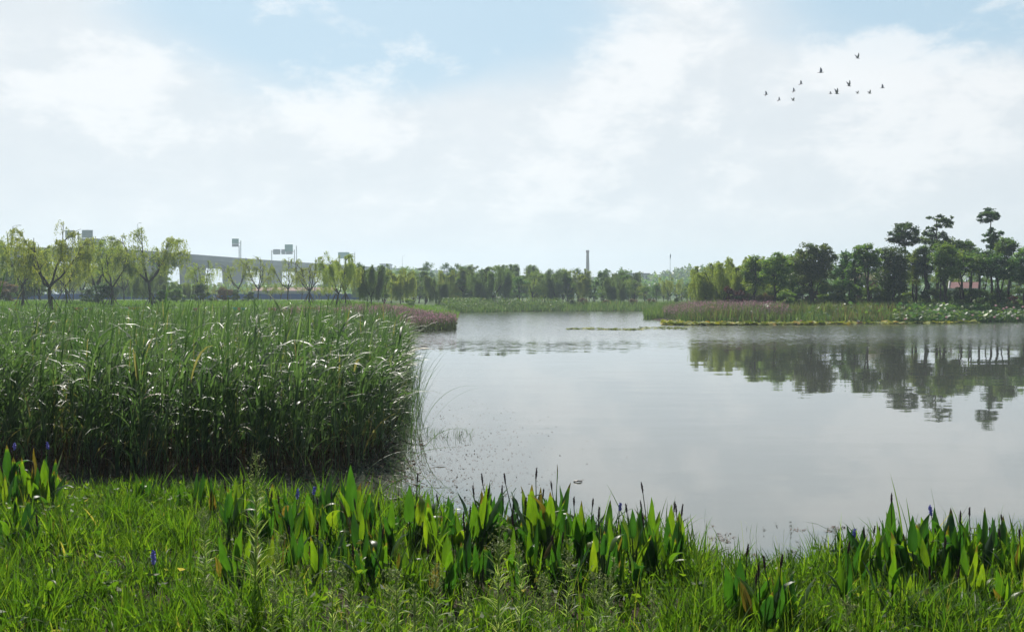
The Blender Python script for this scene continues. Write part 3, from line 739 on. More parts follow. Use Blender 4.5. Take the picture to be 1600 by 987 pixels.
# ------------------------------------------------------------------ trees
def curve_pts(a, b, bend, n=6):
    a = np.array(a, float); b = np.array(b, float); t_ = np.linspace(0, 1, n)[:, None]
    mid = np.array(bend, float)
    return a * (1 - t_) + b * t_ + mid * (np.sin(t_ * PI))
def willow_mesh(seed, droop=0.35, fork=0.24, nl=4, dens=1.0, spread=0.42, narrow=1.0):
    """a young weeping willow one unit high: returns trunk and crown geometry"""
    global rng
    keep = rng; rng = np.random.default_rng(seed)
    tr, cr = G(), G()
    lean = rng.normal(0, 0.03, 2)
    f0 = np.array([lean[0], lean[1], fork])
    tube(tr, curve_pts((0, 0, 0), f0, (rng.normal(0, 0.012), 0, 0), 6), np.linspace(0.021, 0.016, 6), 7)
    ends = []
    for k in range(nl):
        a = 2 * PI * (k + rng.uniform(-0.2, 0.2)) / nl + seed
        h = rng.uniform(0.72, 0.97); r_ = spread * rng.uniform(0.45, 0.9) * narrow * (1.1 - 0.3 * (h > 0.88))
        e = np.array([math.cos(a) * r_, math.sin(a) * r_, h])
        pts = curve_pts(f0, e, (math.cos(a) * 0.05, math.sin(a) * 0.05, -0.02), 9)
        pts[1:-1] += rng.normal(0, 0.007, (7, 3))
        tube(tr, pts, np.linspace(0.014, 0.003, 9), 5)
        ends.append(pts)
        for j in range(5):
            q = rng.integers(3, 8); a2 = a + rng.normal(0, 1.0)
            ln = rng.uniform(0.12, 0.28)
            e2 = pts[q] + np.array([math.cos(a2) * ln * 0.9 * narrow, math.sin(a2) * ln * 0.9 * narrow, ln * rng.uniform(0.3, 0.9)])
            e2[2] = min(e2[2], 1.0)
            p2 = curve_pts(pts[q], e2, (0, 0, 0.02), 6)
            tube(tr, p2, np.linspace(0.006, 0.0018, 6), 4)
            ends.append(p2)
    # hanging strands, gathered in tufts with gaps between
    S = []
    allp = np.concatenate([p_[len(p_) // 3:] for p_ in ends])
    allp = allp[allp[:, 2] > 0.42]
    nt_ = int(105 * dens)
    for k in range(nt_):
        o0 = allp[rng.integers(len(allp))]
        a = math.atan2(o0[1], o0[0]) + rng.normal(0, 0.9)
        for s_ in range(rng.integers(3, 7)):
            aa = a + rng.normal(0, 0.45)
            out_ = rng.uniform(0.02, 0.13) * narrow; up = rng.uniform(0.0, 0.06); ln = droop * rng.uniform(0.35, 1.1)
            tt = np.linspace(0, 1, max(5, int(ln * 62)))
            hx = out_ * (1 - (1 - np.minimum(tt * 2, 1)) ** 2)
            z = o0[2] + up * np.sin(np.minimum(tt * 2.4, 1) * PI / 2) - ln * np.clip(tt - 0.16, 0, 1) ** 1.2
            S.append(np.stack([o0[0] + math.cos(aa) * hx, o0[1] + math.sin(aa) * hx, z], -1))
    c = np.concatenate(S); c = c[c[:, 2] > 0.14]
    c = np.repeat(c, 2, 0); c += rng.normal(0, 0.008, c.shape)
    leaves(cr, c, rng.uniform(0.018, 0.040, len(c)), 0.26, 0.75, 0)
    rng = keep
    return tr, cr
def broad_mesh(seed, shape='round', dens=1.0, fork=0.3, wid=0.3, leaf=0.023):
    global rng
    keep = rng; rng = np.random.default_rng(seed)
    tr, cr = G(), G()
    top = np.array([rng.normal(0, 0.04), rng.normal(0, 0.04), 0.86])
    main = curve_pts((0, 0, 0), top, (rng.normal(0, 0.03), rng.normal(0, 0.03), 0), 9)
    tube(tr, main, np.linspace(0.024, 0.004, 9), 6)
    clumps = []
    nc = {'round': 26, 'tall': 24, 'bush': 22, 'layer': 16}[shape]
    for k in range(nc):
        u = rng.uniform(0, 1)
        a = rng.uniform(0, 2 * PI)
        if shape == 'tall': z = fork + (1 - fork) * u * 0.92; r_ = wid * (0.25 + 0.75 * math.sin(PI * min(1, u * 0.8 + 0.15))) * math.sqrt(rng.uniform(0.05, 1))
        elif shape == 'bush': z = 0.12 + 0.75 * u; r_ = wid * math.sqrt(max(0.05, 1 - u * u * 0.8)) * math.sqrt(rng.uniform(0, 1))
        elif shape == 'layer': z = fork + (1 - fork) * (round(u * 4) / 4) * 0.9; r_ = wid * rng.uniform(0.2, 1)
        else: z = fork + (1 - fork) * (0.1 + 0.82 * u); r_ = wid * math.sin(PI * (0.18 + 0.72 * u)) * math.sqrt(rng.uniform(0.02, 1))
        c = np.array([math.cos(a) * r_, math.sin(a) * r_, z])
        rr = np.array([1, 1, 0.45 if shape == 'layer' else 0.7]) * rng.uniform(0.06, 0.12) * (wid / 0.3)
        clumps.append((c, rr))
        if shape != 'bush' or k % 3 == 0:
            q = main[min(8, max(1, int(z * 8 - 2)))]
            p2 = curve_pts(q, c, (0, 0, -0.02), 6)
            tube(tr, p2, np.linspace(0.008, 0.002, 6), 4)
    for c, rr in clumps:
        m_ = int(340 * dens)
        d = rng.normal(size=(m_, 3)); d /= np.linalg.norm(d, axis=1, keepdims=True)
        pt = []
        for q_ in range(9):
            w_ = rng.normal(size=3); w_[2] = abs(w_[2]) * 0.7 - 0.15; w_ /= np.linalg.norm(w_)
            k_ = m_ // 9; tt_ = rng.uniform(0.05, 1.15, (k_, 1))
            pt.append(c + rr * (w_ * tt_ + rng.normal(0, 0.24, (k_, 3)) * (1.15 - 0.55 * tt_)))
        pt = np.concatenate(pt); m_ = len(pt)
        pt += 0.014 * np.sin(pt[:, [1, 2, 0]] * 60)
        leaves(cr, pt, rng.uniform(leaf * 0.6, leaf * 1.3, m_), 0.5, 0.1, 0.25, rnd=np.clip(rng.beta(2, 2, m_) + rng.normal(0, 0.22), 0, 1))
    rng = keep
    return tr, cr
def proto(tr, cr, leafm, barkm='bark'):
    k = 1.0 / max(np.percentile(np.concatenate(cr.v)[:, 2], 99.7), 0.5)
    for q in (tr, cr): q.v = [a * (1, 1, k) for a in q.v]
    return tr.mesh('trunk', M[barkm]), cr.mesh('crown', M[leafm], smooth=False)
WIL = [proto(*willow_mesh(11 + k, droop=d, fork=f_, nl=l, dens=dn), 'willow') for k, (d, f_, l, dn) in enumerate([(0.27, 0.28, 4, 0.85), (0.24, 0.30, 4, 0.75), (0.30, 0.24, 4, 0.9), (0.22, 0.3, 3, 0.65), (0.3, 0.26, 5, 0.8), (0.20, 0.28, 4, 0.42), (0.24, 0.26, 5, 0.5)])]
WDN = [proto(*willow_mesh(31 + k, droop=0.62, fork=0.2, nl=5, dens=1.6, spread=0.46), 'willow_dull') for k in range(3)]
WLT = [proto(*willow_mesh(51 + k, droop=0.58, fork=0.2, nl=5, dens=1.35, spread=0.38), 'willow') for k in range(2)]
BRD = [proto(*broad_mesh(61 + k, s, 1.0, f_, w_), mm) for k, (s, f_, w_, mm) in enumerate([('round', 0.28, 0.34, 'broad'), ('tall', 0.22, 0.26, 'broad'), ('round', 0.2, 0.4, 'fresh'), ('tall', 0.25, 0.3, 'fresh'), ('round', 0.3, 0.36, 'dark'), ('layer', 0.35, 0.36, 'dark')])]
BSH = {k: proto(*broad_mesh(81 + i, 'bush', 1.0, 0.1, 0.55, 0.06), k) for i, k in enumerate(['dark', 'fresh', 'russet', 'maroon', 'broad'])}

def tree(name, pr, px, Y, top=None, h=None, wid=1.0, label=None, cat='tree', group=None, rz=None, sink=0.0):
    x = PX(px, Y); z = gz(x, Y)
    if h is None: h = PZ(top, Y) - z
    o = empty(name, (x, Y, z - 0.03 - sink), rz if rz is not None else random.uniform(0, 2 * PI))
    a = mesh_obj('trunk' if cat == 'tree' else 'stem', pr[0], o); b = mesh_obj('crown' if cat == 'tree' else 'foliage', pr[1], o)
    o.scale = (h * wid, h * wid, h)
    tag(o, label, cat, group)
    return o
def stakes(o, h, pxw=0.5, n=4):
    g = G()
    for k in range(n):
        g = G()
        a = k * 2 * PI / n + 0.5
        r_ = 0.75
        tube(g, [(math.cos(a) * r_ / o.scale[0], math.sin(a) * r_ / o.scale[1], 0.0), (0, 0, 1.25 / h)], 0.035 / h, 5)
        g.build('support_stake', M['timber'], o)

# young willows on the left meadow: px, distance, top, variety, width
left = [(34, 97, 366, 0, 1.05, 0.3, 'leafy yellow-green willow with pale crown at the far left edge'),
        (81, 80, 352, 0, 1.0, 2.9, 'tallest staked willow, second from the far left edge'),
        (105, 104, 386, 1, 0.9, 2.0, 'thin-stemmed willow just right of the tallest staked willow'),
        (153, 108, 376, 4, 0.9, 0.5, 'willow with leafy shoots at its foot right of the colourful flags'),
        (174, 97, 378, 3, 1.15, 2.6, 'wide V-forked staked willow behind the reed bed'),
        (237, 97, 360, 1, 1.12, 1.9, 'tall sparse willow with three bare limbs and a thick trunk'),
        (313, 118, 407, 6, 0.95, 0.1, 'short yellow willow against the overpass with bushes at its foot'),
        (371, 138, 404, 5, 1.0, 4.0, 'small willow with fanned bare limbs left of the round bush'),
        (403, 138, 401, 6, 1.0, 1.0, 'small willow in front of the white overpass gap'),
        (450, 122, 404, 5, 0.85, 3.0, 'slim leaning willow below the grey sign boards'),
        (483, 108, 402, 6, 1.05, 5.0, 'open-crowned willow right of the grey sign boards'),
        (525, 96, 396, 2, 0.85, 2.2, 'dense yellow-green willow hiding the last green road sign'),
        (540, 100, 401, 0, 0.85, 0.7, 'dark-trunked willow just right of the hidden green sign')]
for k, (px, Y, top, v, wd, rz, lab) in enumerate(left):
    o = tree('willow_tree', WIL[v], px, Y, top, wid=wd, label=lab, group='young willows on the meadow', rz=rz)
    if Y < 110: stakes(o, o.scale[2])
# second rank behind them
items = []
for px in list(np.arange(-12, 345, 13.0)) + [352, 388, 420, 436, 468, 500, 510]:
    px = float(px) + random.uniform(-4, 4)
    Y = random.uniform(125, 165)
    top = random.uniform(396, 432) if px < 260 else random.uniform(437, 447)
    pr = random.choice(WDN + WIL + [BRD[1]]) if px < 300 else random.choice(WIL[5:])
    look = 'hazy grey-green tree behind the young willows'
    o = tree('background_tree', pr, px, Y, top, wid=random.uniform(0.85, 1.2), group='hazy trees behind the young willows')
    items.append((o, px, look))
order_labels(items, [(81, 'the tallest willow'), (237, 'the three-limbed willow'), (430, 'the grey sign boards')])
# bushes on the meadow
for px, Y, top, k, lab in [(352, 118, 449, 'russet', 'greyish twiggy bush left of the blue hoarding'), (370, 120, 452, 'dark', 'wide dark bush under the small fan-limbed willow'),
                           (389, 120, 455, 'dark', 'small round dark bush at the left end of the hoarding'), (318, 112, 443, 'dark', 'dark leafy shrub at the foot of the yellow willow'),
                           (160, 104, 444, 'dark', 'dark upright shoots beside the leafy-footed willow'), (12, 115, 440, 'russet', 'brownish bush in the far left corner of the meadow'),
                           (250, 103, 452, 'dark', 'low dark bush right of the three-limbed willow trunk'), (275, 112, 450, 'broad', 'thin green bush between the tall and the yellow willow'),
                           (136, 118, 450, 'dark', 'thin dark bush in the shade between two willows')]:
    tree('bush', BSH[k], px, Y, top, wid=random.uniform(0.9, 1.2), label=lab, cat='bush', group='bushes on the meadow')

# trees of the far bank
items = []
far_list = [(580, 104, 414, 'WDN', 0.85), (600, 112, 428, 'BRD', 1.1), (626, 118, 420, 'WLT', 0.9), (647, 128, 431, 'BRD', 1.2), (664, 130, 423, 'BRD', 0.9), (686, 126, 430, 'WDN', 0.9), (704, 132, 422, 'WLT', 0.8),
            (722, 130, 433, 'BRD', 1.2), (744, 131, 418, 'WDN', 0.75), (771, 128, 416, 'WDN', 1.15), (792, 133, 427, 'BRD', 1.0), (812, 130, 432, 'BRD', 1.2), (833, 132, 424, 'BRD', 1.0),
            (851, 135, 430, 'WLT', 1.0), (868, 133, 423, 'WDN', 0.8), (886, 132, 431, 'BRD', 1.1), (905, 134, 421, 'WLT', 0.9), (928, 133, 437, 'BRD', 1.1), (942, 136, 423, 'BRD', 0.8),
            (960, 133, 432, 'WDN', 0.9), (975, 135, 422, 'BRD', 0.8), (990, 132, 436, 'BRD', 1.1), (1008, 133, 447, 'BRD', 1.0), (1026, 140, 444, 'BRD', 0.8), (1048, 138, 430, 'WIL', 0.7),
            (1066, 140, 447, 'BRD', 0.9), (1080, 134, 440, 'BRD', 0.8)]
for px, Y, top, fam, wd in far_list:
    pr = random.choice({'WDN': WDN, 'WLT': WLT, 'BRD': BRD[:4], 'WIL': WIL}[fam])
    look = {'WDN': 'drooping grey-green willow on the far bank', 'WLT': 'drooping yellowish willow on the far bank', 'BRD': 'bushy green tree on the far bank', 'WIL': 'thin pale willow on the far bank'}[fam]
    o = tree('far_bank_tree', pr, px, Y, top, wid=wd, group='trees along the far bank')
    items.append((o, px, look))
order_labels(items, [(560, 'the dense willow pair'), (740, 'the purple headland'), (918, 'the chimney'), (1047, 'the thin mast')])
items = []
for px in np.arange(560, 1105, 13.5):
    px = float(px) + random.uniform(-5, 5)
    Y = random.uniform(150, 185)
    top = random.uniform(413, 437) if px < 990 else random.uniform(440, 450)
    if 905 < px < 932: top = 437
    o = tree('rear_tree', random.choice(BRD + WDN), px, Y, top, wid=random.uniform(0.8, 1.15), group='trees behind the far bank row')
    items.append((o, px, 'hazy tree behind the far row'))
for px, top in ((668, 409), (700, 411), (712, 412), (733, 416), (829, 415), (857, 420), (560, 410), (798, 420)):
    o = tree('rear_tree', BRD[4], px, 190, top, wid=0.7, group='trees behind the far bank row')
    items.append((o, px, 'dark round tree above the far row'))
order_labels(items, [(600, 'the overpass end'), (740, 'the purple headland'), (850, 'mid channel'), (918, 'the chimney'), (1047, 'the thin mast')])
items = []
for px in (895, 912, 948, 990, 1017, 1090, 760, 720, 690, 640, 1060):
    k = 'russet' if px in (948, 990, 1017, 912) else random.choice(['broad', 'fresh', 'dark'])
    o = tree('bush', BSH[k], px, 127 if px > 650 else 110, random.uniform(464, 468), wid=1.3, cat='bush', group='bushes below the far bank trees')
    items.append((o, px, ('russet' if k == 'russet' else 'low green') + ' bush under the far trees'))
order_labels(items, [(740, 'the purple headland'), (918, 'the chimney'), (1047, 'the thin mast')])

# right bank trees --------------------------------------------------
def clump_tree(name, label, px, Y, clumps, leafm, barkm='bark', lean=0.0, dens=3.6, leaf=0.135, trad=0.13, group='trees on the right bank', stemtop=None, stems=1):
    """clumps: (px, py, rx, rz) as bearings at distance Y; trunk rises to them and forks"""
    s = Y / F
    x0 = PX(px, Y); z0 = gz(x0, Y)
    o = empty(name, (x0, Y, z0 - 0.03))
    tr, cr = G(), G()
    clumps = [(a, b, rx * 1.12, rz * (1.45 if name == 'umbrella_tree' else 1.45)) for a, b, rx, rz in clumps]
    cs = [np.array([PX(a, Y) - x0, rng.normal(0, rx * s * 0.4), PZ(b, Y) - z0]) for a, b, rx, rz in clumps]
    zt = max(c[2] for c in cs); ct = cs[int(np.argmax([c[2] for c in cs]))]
    for st in range(stems):
        off = np.array([rng.normal(0, 0.25), rng.normal(0, 0.25), 0]) * (st > 0)
        end = ct if st == 0 else cs[rng.integers(len(cs))]
        main = curve_pts(off, end, (lean, 0, 0), 12); main[1:-1] += rng.normal(0, 0.04, (10, 3)) * (1, 1, 0)
        tube(tr, main, np.linspace(trad, 0.03, 12) * (1 if st == 0 else 0.7), 7)
        if st == 0: mm = main
    for (a, b, rx, rz), c in zip(clumps, cs):
        hz = max(0.3, c[2] - rx * s * 0.9)
        q = mm[np.argmin(np.abs(mm[:, 2] - hz))]
        tube(tr, curve_pts(q, c, (0, 0, -0.08), 6), np.linspace(trad * 0.45, 0.02, 6), 5)
        nsub = max(4, int(rx * rz / 14))
        for k in range(nsub):
            d = rng.normal(size=3); d /= np.linalg.norm(d)
            sc_ = c + d * np.array([rx * s * 0.72, rx * s * 0.72, rz * s * 0.68])
            tube(tr, curve_pts(c, sc_, (0, 0, 0), 4), np.linspace(0.03, 0.01, 4), 4)
            m_ = int(dens * rx * rz / nsub * (2.6 if name == 'umbrella_tree' else 1.8)) + 60
            pt = []; n6 = m_ // 6
            for q_ in range(6):
                w_ = rng.normal(size=3) + d * 0.9; w_[2] = w_[2] * 0.6; w_ /= np.linalg.norm(w_)
                tt_ = rng.uniform(0.0, 1.2, (n6, 1))
                pt.append(sc_ + np.array([rx * s, rx * s, rz * s * 1.1]) * (w_ * tt_ * 0.5 + rng.normal(0, 0.125, (n6, 3)) * (1.15 - 0.5 * tt_)))
            pt = np.concatenate(pt); m_ = len(pt)
            leaves(cr, pt, rng.uniform(leaf * 0.55, leaf * 1.3, m_), 0.6, 0.0, 0.3, rnd=np.clip(rng.beta(2, 2, m_) + rng.normal(0, 0.26), 0, 1))
    tr.build('trunk', M[barkm], o); cr.mesh
    mesh_obj('crown', cr.mesh('crown', M[leafm], smooth=False), o)
    return tag(o, label, 'tree', group)
GR = 'trees on the right bank'
tree('willow_tree', WLT[0], 1103, 92, 417, wid=1.15, label='light green weeping willow at the left end of the right bank', group=GR)
tree('willow_tree', WLT[1], 1133, 90, 410, wid=1.15, label='sunlit weeping willow with a dark forked trunk on the right bank', group=GR)
tree('willow_tree', WLT[0], 1163, 97, 402, wid=0.9, label='tall yellow-green willow behind the forked sunlit willow', group=GR)
tree('willow_tree', WLT[1], 1186, 104, 403, wid=0.8, label='yellow-green willow peeping between the leafy bank trees', group=GR)
clump_tree('leafy_tree', 'slim leafy tree just right of the yellow-green willows', 1178, 86, [(1178, 412, 12, 8), (1172, 422, 12, 9), (1186, 428, 13, 10), (1178, 440, 14, 9)], 'fresh')
clump_tree('leafy_tree', 'layered mid-green tree fourth from the bank willows', 1212, 84, [(1210, 404, 13, 7), (1200, 416, 14, 8), (1222, 414, 14, 9), (1212, 430, 20, 10), (1226, 440, 14, 8)], 'fresh')
clump_tree('leafy_tree', 'yellow-green rounded tree left of the densest green crown', 1238, 92, [(1238, 402, 15, 8), (1230, 414, 14, 9), (1246, 418, 14, 10), (1238, 434, 16, 10)], 'fresh')
clump_tree('leafy_tree', 'densest broad green crown at the middle of the bank', 1272, 86, [(1262, 392, 16, 8), (1280, 393, 14, 8), (1256, 408, 20, 11), (1284, 408, 18, 12), (1262, 426, 24, 12), (1288, 424, 12, 12), (1256, 444, 16, 8)], 'broad', stems=3)
clump_tree('leafy_tree', 'small open tree right of the densest green crown', 1318, 92, [(1316, 402, 11, 7), (1310, 414, 12, 9), (1326, 418, 12, 9), (1316, 432, 14, 10)], 'broad')
clump_tree('leafy_tree', 'airy see-through tree left of the thatched pavilion', 1336, 88, [(1334, 406, 12, 8), (1328, 420, 12, 8), (1344, 416, 12, 9), (1338, 436, 14, 8)], 'broad')
clump_tree('leafy_tree', 'tree with a domed top rising above the thatched pavilion', 1358, 82, [(1356, 392, 16, 8), (1348, 402, 12, 7), (1368, 402, 12, 8), (1360, 416, 14, 8)], 'broad', stems=2)
clump_tree('leafy_tree', 'dark green full tree right of the thatched pavilion', 1396, 84, [(1396, 396, 16, 9), (1386, 410, 16, 12), (1404, 414, 15, 12), (1392, 432, 22, 12), (1400, 446, 16, 8)], 'dark', stems=2)
clump_tree('umbrella_tree', 'tall tree with one round flat-layered crown on a bare stem', 1412, 90, [(1411, 357, 15, 6), (1400, 366, 13, 6), (1423, 366, 12, 6), (1394, 374, 10, 4), (1428, 374, 10, 4), (1411, 376, 14, 6)], 'dark', trad=0.11)
clump_tree('leafy_tree', 'bright green tree under the lone round-crowned umbrella tree', 1432, 86, [(1430, 400, 11, 7), (1424, 412, 12, 9), (1438, 414, 11, 9), (1430, 430, 14, 9)], 'fresh', stems=2)
clump_tree('umbrella_tree', 'tall tree with stacked leafy tiers and a flat twin top', 1466, 92, [(1460, 342, 11, 4.5), (1476, 350, 10, 6), (1484, 343, 5, 4), (1456, 356, 7, 4), (1458, 372, 15, 7), (1476, 373, 12, 7), (1448, 366, 6, 4), (1464, 388, 20, 9), (1488, 382, 12, 7), (1504, 386, 13, 7)], 'dark', trad=0.15)
clump_tree('leafy_tree', 'big dark tree with bundled trunks below the tiered tree', 1454, 85, [(1446, 398, 11, 9), (1452, 412, 14, 10), (1444, 418, 9, 8)], 'dark', stems=4, trad=0.15)
clump_tree('leafy_tree', 'rounded tree with yellowing top in front of the tiered tree', 1480, 82, [(1476, 392, 15, 8), (1466, 402, 13, 9), (1488, 404, 14, 10), (1478, 418, 17, 10), (1468, 430, 10, 7)], 'fresh', stems=3)
clump_tree('leafy_tree', 'wide dark green tree over the red-roofed house', 1508, 84, [(1500, 404, 14, 8), (1518, 404, 14, 8), (1510, 416, 20, 9), (1500, 424, 13, 8)], 'broad', stems=3)
clump_tree('leafy_tree', 'leafy tree with pale foliage right of the tiered tree', 1516, 96, [(1513, 386, 9, 7), (1504, 392, 10, 8), (1520, 396, 10, 7)], 'broad')
clump_tree('leafy_tree', 'dark broad tree between the red-roofed house and tallest tree', 1532, 86, [(1528, 400, 13, 9), (1540, 406, 13, 9), (1530, 418, 16, 9), (1544, 420, 12, 8)], 'dark', stems=3)
clump_tree('umbrella_tree', 'tallest tree, flat crown above a second dark clump', 1548, 90, [(1546, 332, 13, 4.5), (1558, 336, 8, 4), (1534, 343, 9, 5), (1546, 342, 8, 4), (1553, 363, 10, 5), (1545, 371, 12, 5), (1556, 380, 11, 8), (1552, 390, 9, 7)], 'dark', trad=0.12)
clump_tree('leafy_tree', 'ball-headed tree on a leaning trunk near the right edge', 1572, 86, [(1574, 384, 13, 8), (1568, 394, 12, 8), (1580, 392, 10, 8), (1572, 404, 10, 7)], 'broad', lean=0.25)
clump_tree('leafy_tree', 'low dark thicket tree under the ball-headed tree', 1562, 83, [(1556, 412, 14, 9), (1570, 414, 13, 9), (1562, 426, 15, 8)], 'dark', stems=4)
clump_tree('leafy_tree', 'yellowing full tree cut by the right edge of the picture', 1600, 84, [(1600, 400, 13, 9), (1592, 412, 14, 10), (1606, 416, 15, 12), (1594, 430, 16, 11), (1612, 436, 14, 10)], 'broad', stems=2)
clump_tree('leafy_tree', 'mid-green tree beyond the right edge', 1640, 86, [(1640, 390, 18, 10), (1628, 408, 16, 10), (1648, 412, 20, 12), (1636, 430, 20, 12)], 'dark', stems=2)
items = []
for px in np.arange(1105, 1612, 15.0):
    px = float(px) + random.uniform(-5, 5)
    o = tree('rear_tree', random.choice(BRD if px > 1200 else [BRD[2], BRD[3], WLT[0]]), px, random.uniform(108, 128), random.uniform(414, 428), wid=random.uniform(0.85, 1.1), group='rear trees of the right bank')
    items.append((o, px, 'half-hidden rear tree of the right bank'))
order_labels(items, [(1133, 'the forked willow'), (1272, 'the densest crown'), (1412, 'the lone umbrella tree'), (1548, 'the tallest tree')])
items = []
for px in list(np.arange(1150, 1612, 13.5)) + [1385, 1470, 1500, 1530, 1560]:
    px = float(px) + random.uniform(-4, 4)
    k = random.choices(['dark', 'broad', 'russet', 'maroon', 'fresh'], (5, 4, 0, 0.25, 2) if px > 1380 else (1, 3, 4, 0.4, 4))[0]
    top = random.uniform(448, 461) if px > 1380 else random.uniform(440, 462)
    o = tree('bush', BSH[k], px, random.uniform(83, 90), top, wid=random.uniform(0.75, 1.0), cat='bush', group='bushes on the right bank')
    items.append((o, px, {'dark': 'dark dense bush', 'broad': 'mid-green bush', 'russet': 'brownish twiggy shrub', 'maroon': 'maroon-leaved shrub', 'fresh': 'light green bush'}[k] + ' on the right bank'))
order_labels(items, [(1133, 'the forked willow'), (1272, 'the densest crown'), (1355, 'the thatched pavilion'), (1412, 'the lone umbrella tree'), (1480, 'the yellow-topped tree'), (1548, 'the tallest tree'), (1640, 'the right edge')])

# far woods and wooded hill: one mass each
def woods(name, label, px0, px1, Y, prof, n, mat='broad', leaf=0.8):
    g = G()
    px = rng.uniform(px0, px1, n); yy = Y + rng.uniform(-12, 25, n)
    topz = np.array([PZ(prof(a), Y) for a in px])
    lump = 1 - 0.16 * (0.5 + 0.5 * np.sin(px * 0.47 + 2 * np.sin(px * 0.13))) - 0.05 * np.sin(px * 1.3)
    z = topz * lump * rng.uniform(0.0, 1.0, n) ** 0.6
    c = np.stack([(px - 800) / F * yy, yy, z + 0.4], -1) + rng.normal(0, 0.3, (n, 3))
    leaves(g, c, rng.uniform(leaf * 0.5, leaf * 1.4, n), 0.6)
    finish(g, name, mat, label, 'woods')
woods('far_woods', 'hazy line of far woods behind the whole lake', -120, 1720, 330, lambda a: (447 if 250 < a < 570 else 437) - 2 * math.sin(a * 0.02), 42000)
woods('wooded_hill', 'pale blue wooded hill right of the chimney', 965, 1330, 430, lambda a: 424 + 5 * math.sin(a * 0.045) - 4 * sstep(1040, 1100, a), 16000, leaf=1.1)
woods('wooded_ridge', 'pale ridge of trees at the end of the overpass', 590, 760, 480, lambda a: 418 + 0.06 * (a - 590), 9000, leaf=1.1)

# ------------------------------------------------------------------ overpass with road signs
ov = empty('highway_overpass', (-115, 380, 0))
tag(ov, 'long grey concrete highway overpass receding behind the left trees', 'overpass')
pathp = np.array([(-60, 330), (0, 334), (100, 338), (190, 346), (300, 395), (400, 453), (460, 490), (520, 535), (600, 600), (700, 690), (760, 760)], float)
cx = (pathp[:, 0] - 800) / F * pathp[:, 1]; cyy = pathp[:, 1]
tt = np.linspace(0, 1, 80)
acc = np.concatenate([[0], np.cumsum(np.hypot(np.diff(cx), np.diff(cyy)))]); acc_t = acc / acc[-1]
px_ = np.interp(tt, acc_t, cx); py_ = np.interp(tt, acc_t, cyy)
for _ in range(6):
    px_[1:-1] = (px_[:-2] + px_[1:-1] * 2 + px_[2:]) / 4; py_[1:-1] = (py_[:-2] + py_[1:-1] * 2 + py_[2:]) / 4
tx = np.gradient(px_); ty = np.gradient(py_); ln = np.hypot(tx, ty); nxv, nyv = ty / ln, -tx / ln   # right side
TOPZ = EYE + 14.0
def sweep(prof, name, mat):
    """prof: closed (offset across, height) outline swept along the road line"""
    m_ = len(prof); g = G()
    v = np.array([[(px_[i] + nxv[i] * (a - 0) + 115, py_[i] + nyv[i] * a - 380, b) for a, b in prof] for i in range(len(px_))]).reshape(-1, 3)
    f = []
    for i in range(len(px_) - 1):
        for j in range(m_):
            k = (j + 1) % m_
            f.append((i * m_ + j, i * m_ + k, (i + 1) * m_ + k, (i + 1) * m_ + j))
    g.add(v, f); return g.build(name, M[mat], ov, smooth=False)
zt = TOPZ - 1.0
sweep([(0, zt), (0, zt - 0.5), (-3.0, zt - 0.9), (-5.0, zt - 2.9), (-17, zt - 2.9), (-19, zt - 0.9), (-22, zt - 0.5), (-22, zt)], 'deck', 'concrete')
sweep([(0.08, zt - 0.9), (0.08, zt + 1.0), (-0.25, zt + 1.0), (-0.25, zt + 0.004)], 'parapet', 'parapet')
sweep([(-22.08, zt - 0.9), (-22.08, zt + 1.0), (-21.75, zt + 1.0), (-21.75, zt + 0.004)], 'parapet', 'parapet')
L_ = np.interp(np.arange(len(px_)), np.arange(len(px_)), np.concatenate([[0], np.cumsum(np.hypot(np.diff(px_), np.diff(py_)))]))
bear = (px_ - 11 * nxv) / (py_ - 11 * nyv) * F + 800
for k, s_ in enumerate([float(np.interp(q, bear, L_)) for q in (60, 120, 180, 240, 301, 366, 424, 477, 520, 556, 588, 616, 642)]):
    qx = np.interp(s_, L_, px_); qy = np.interp(s_, L_, py_); qn = (np.interp(s_, L_, nxv), np.interp(s_, L_, nyv)); qt = (-qn[1], qn[0])
    g = G()
    outl = [(-6.0, zt - 2.95), (-6.2, zt - 5.0), (-6.6, -1), (-15.4, -1), (-15.8, zt - 5.0), (-16.0, zt - 2.95)]
    v = []
    for d in (-1.1, 1.1):
        for a, b in outl: v.append((qx + qn[0] * a + qt[0] * d + 115, qy + qn[1] * a + qt[1] * d - 380, b))
    m_ = len(outl)
    f = [(j, (j + 1) % m_, m_ + (j + 1) % m_, m_ + j) for j in range(m_)]
    g.add(v, f + [(0, 5, 4, 1), (1, 4, 3, 2), (6, 7, 10, 11), (7, 8, 9, 10)])
    g.build('pier', M['concrete'], ov, smooth=False)

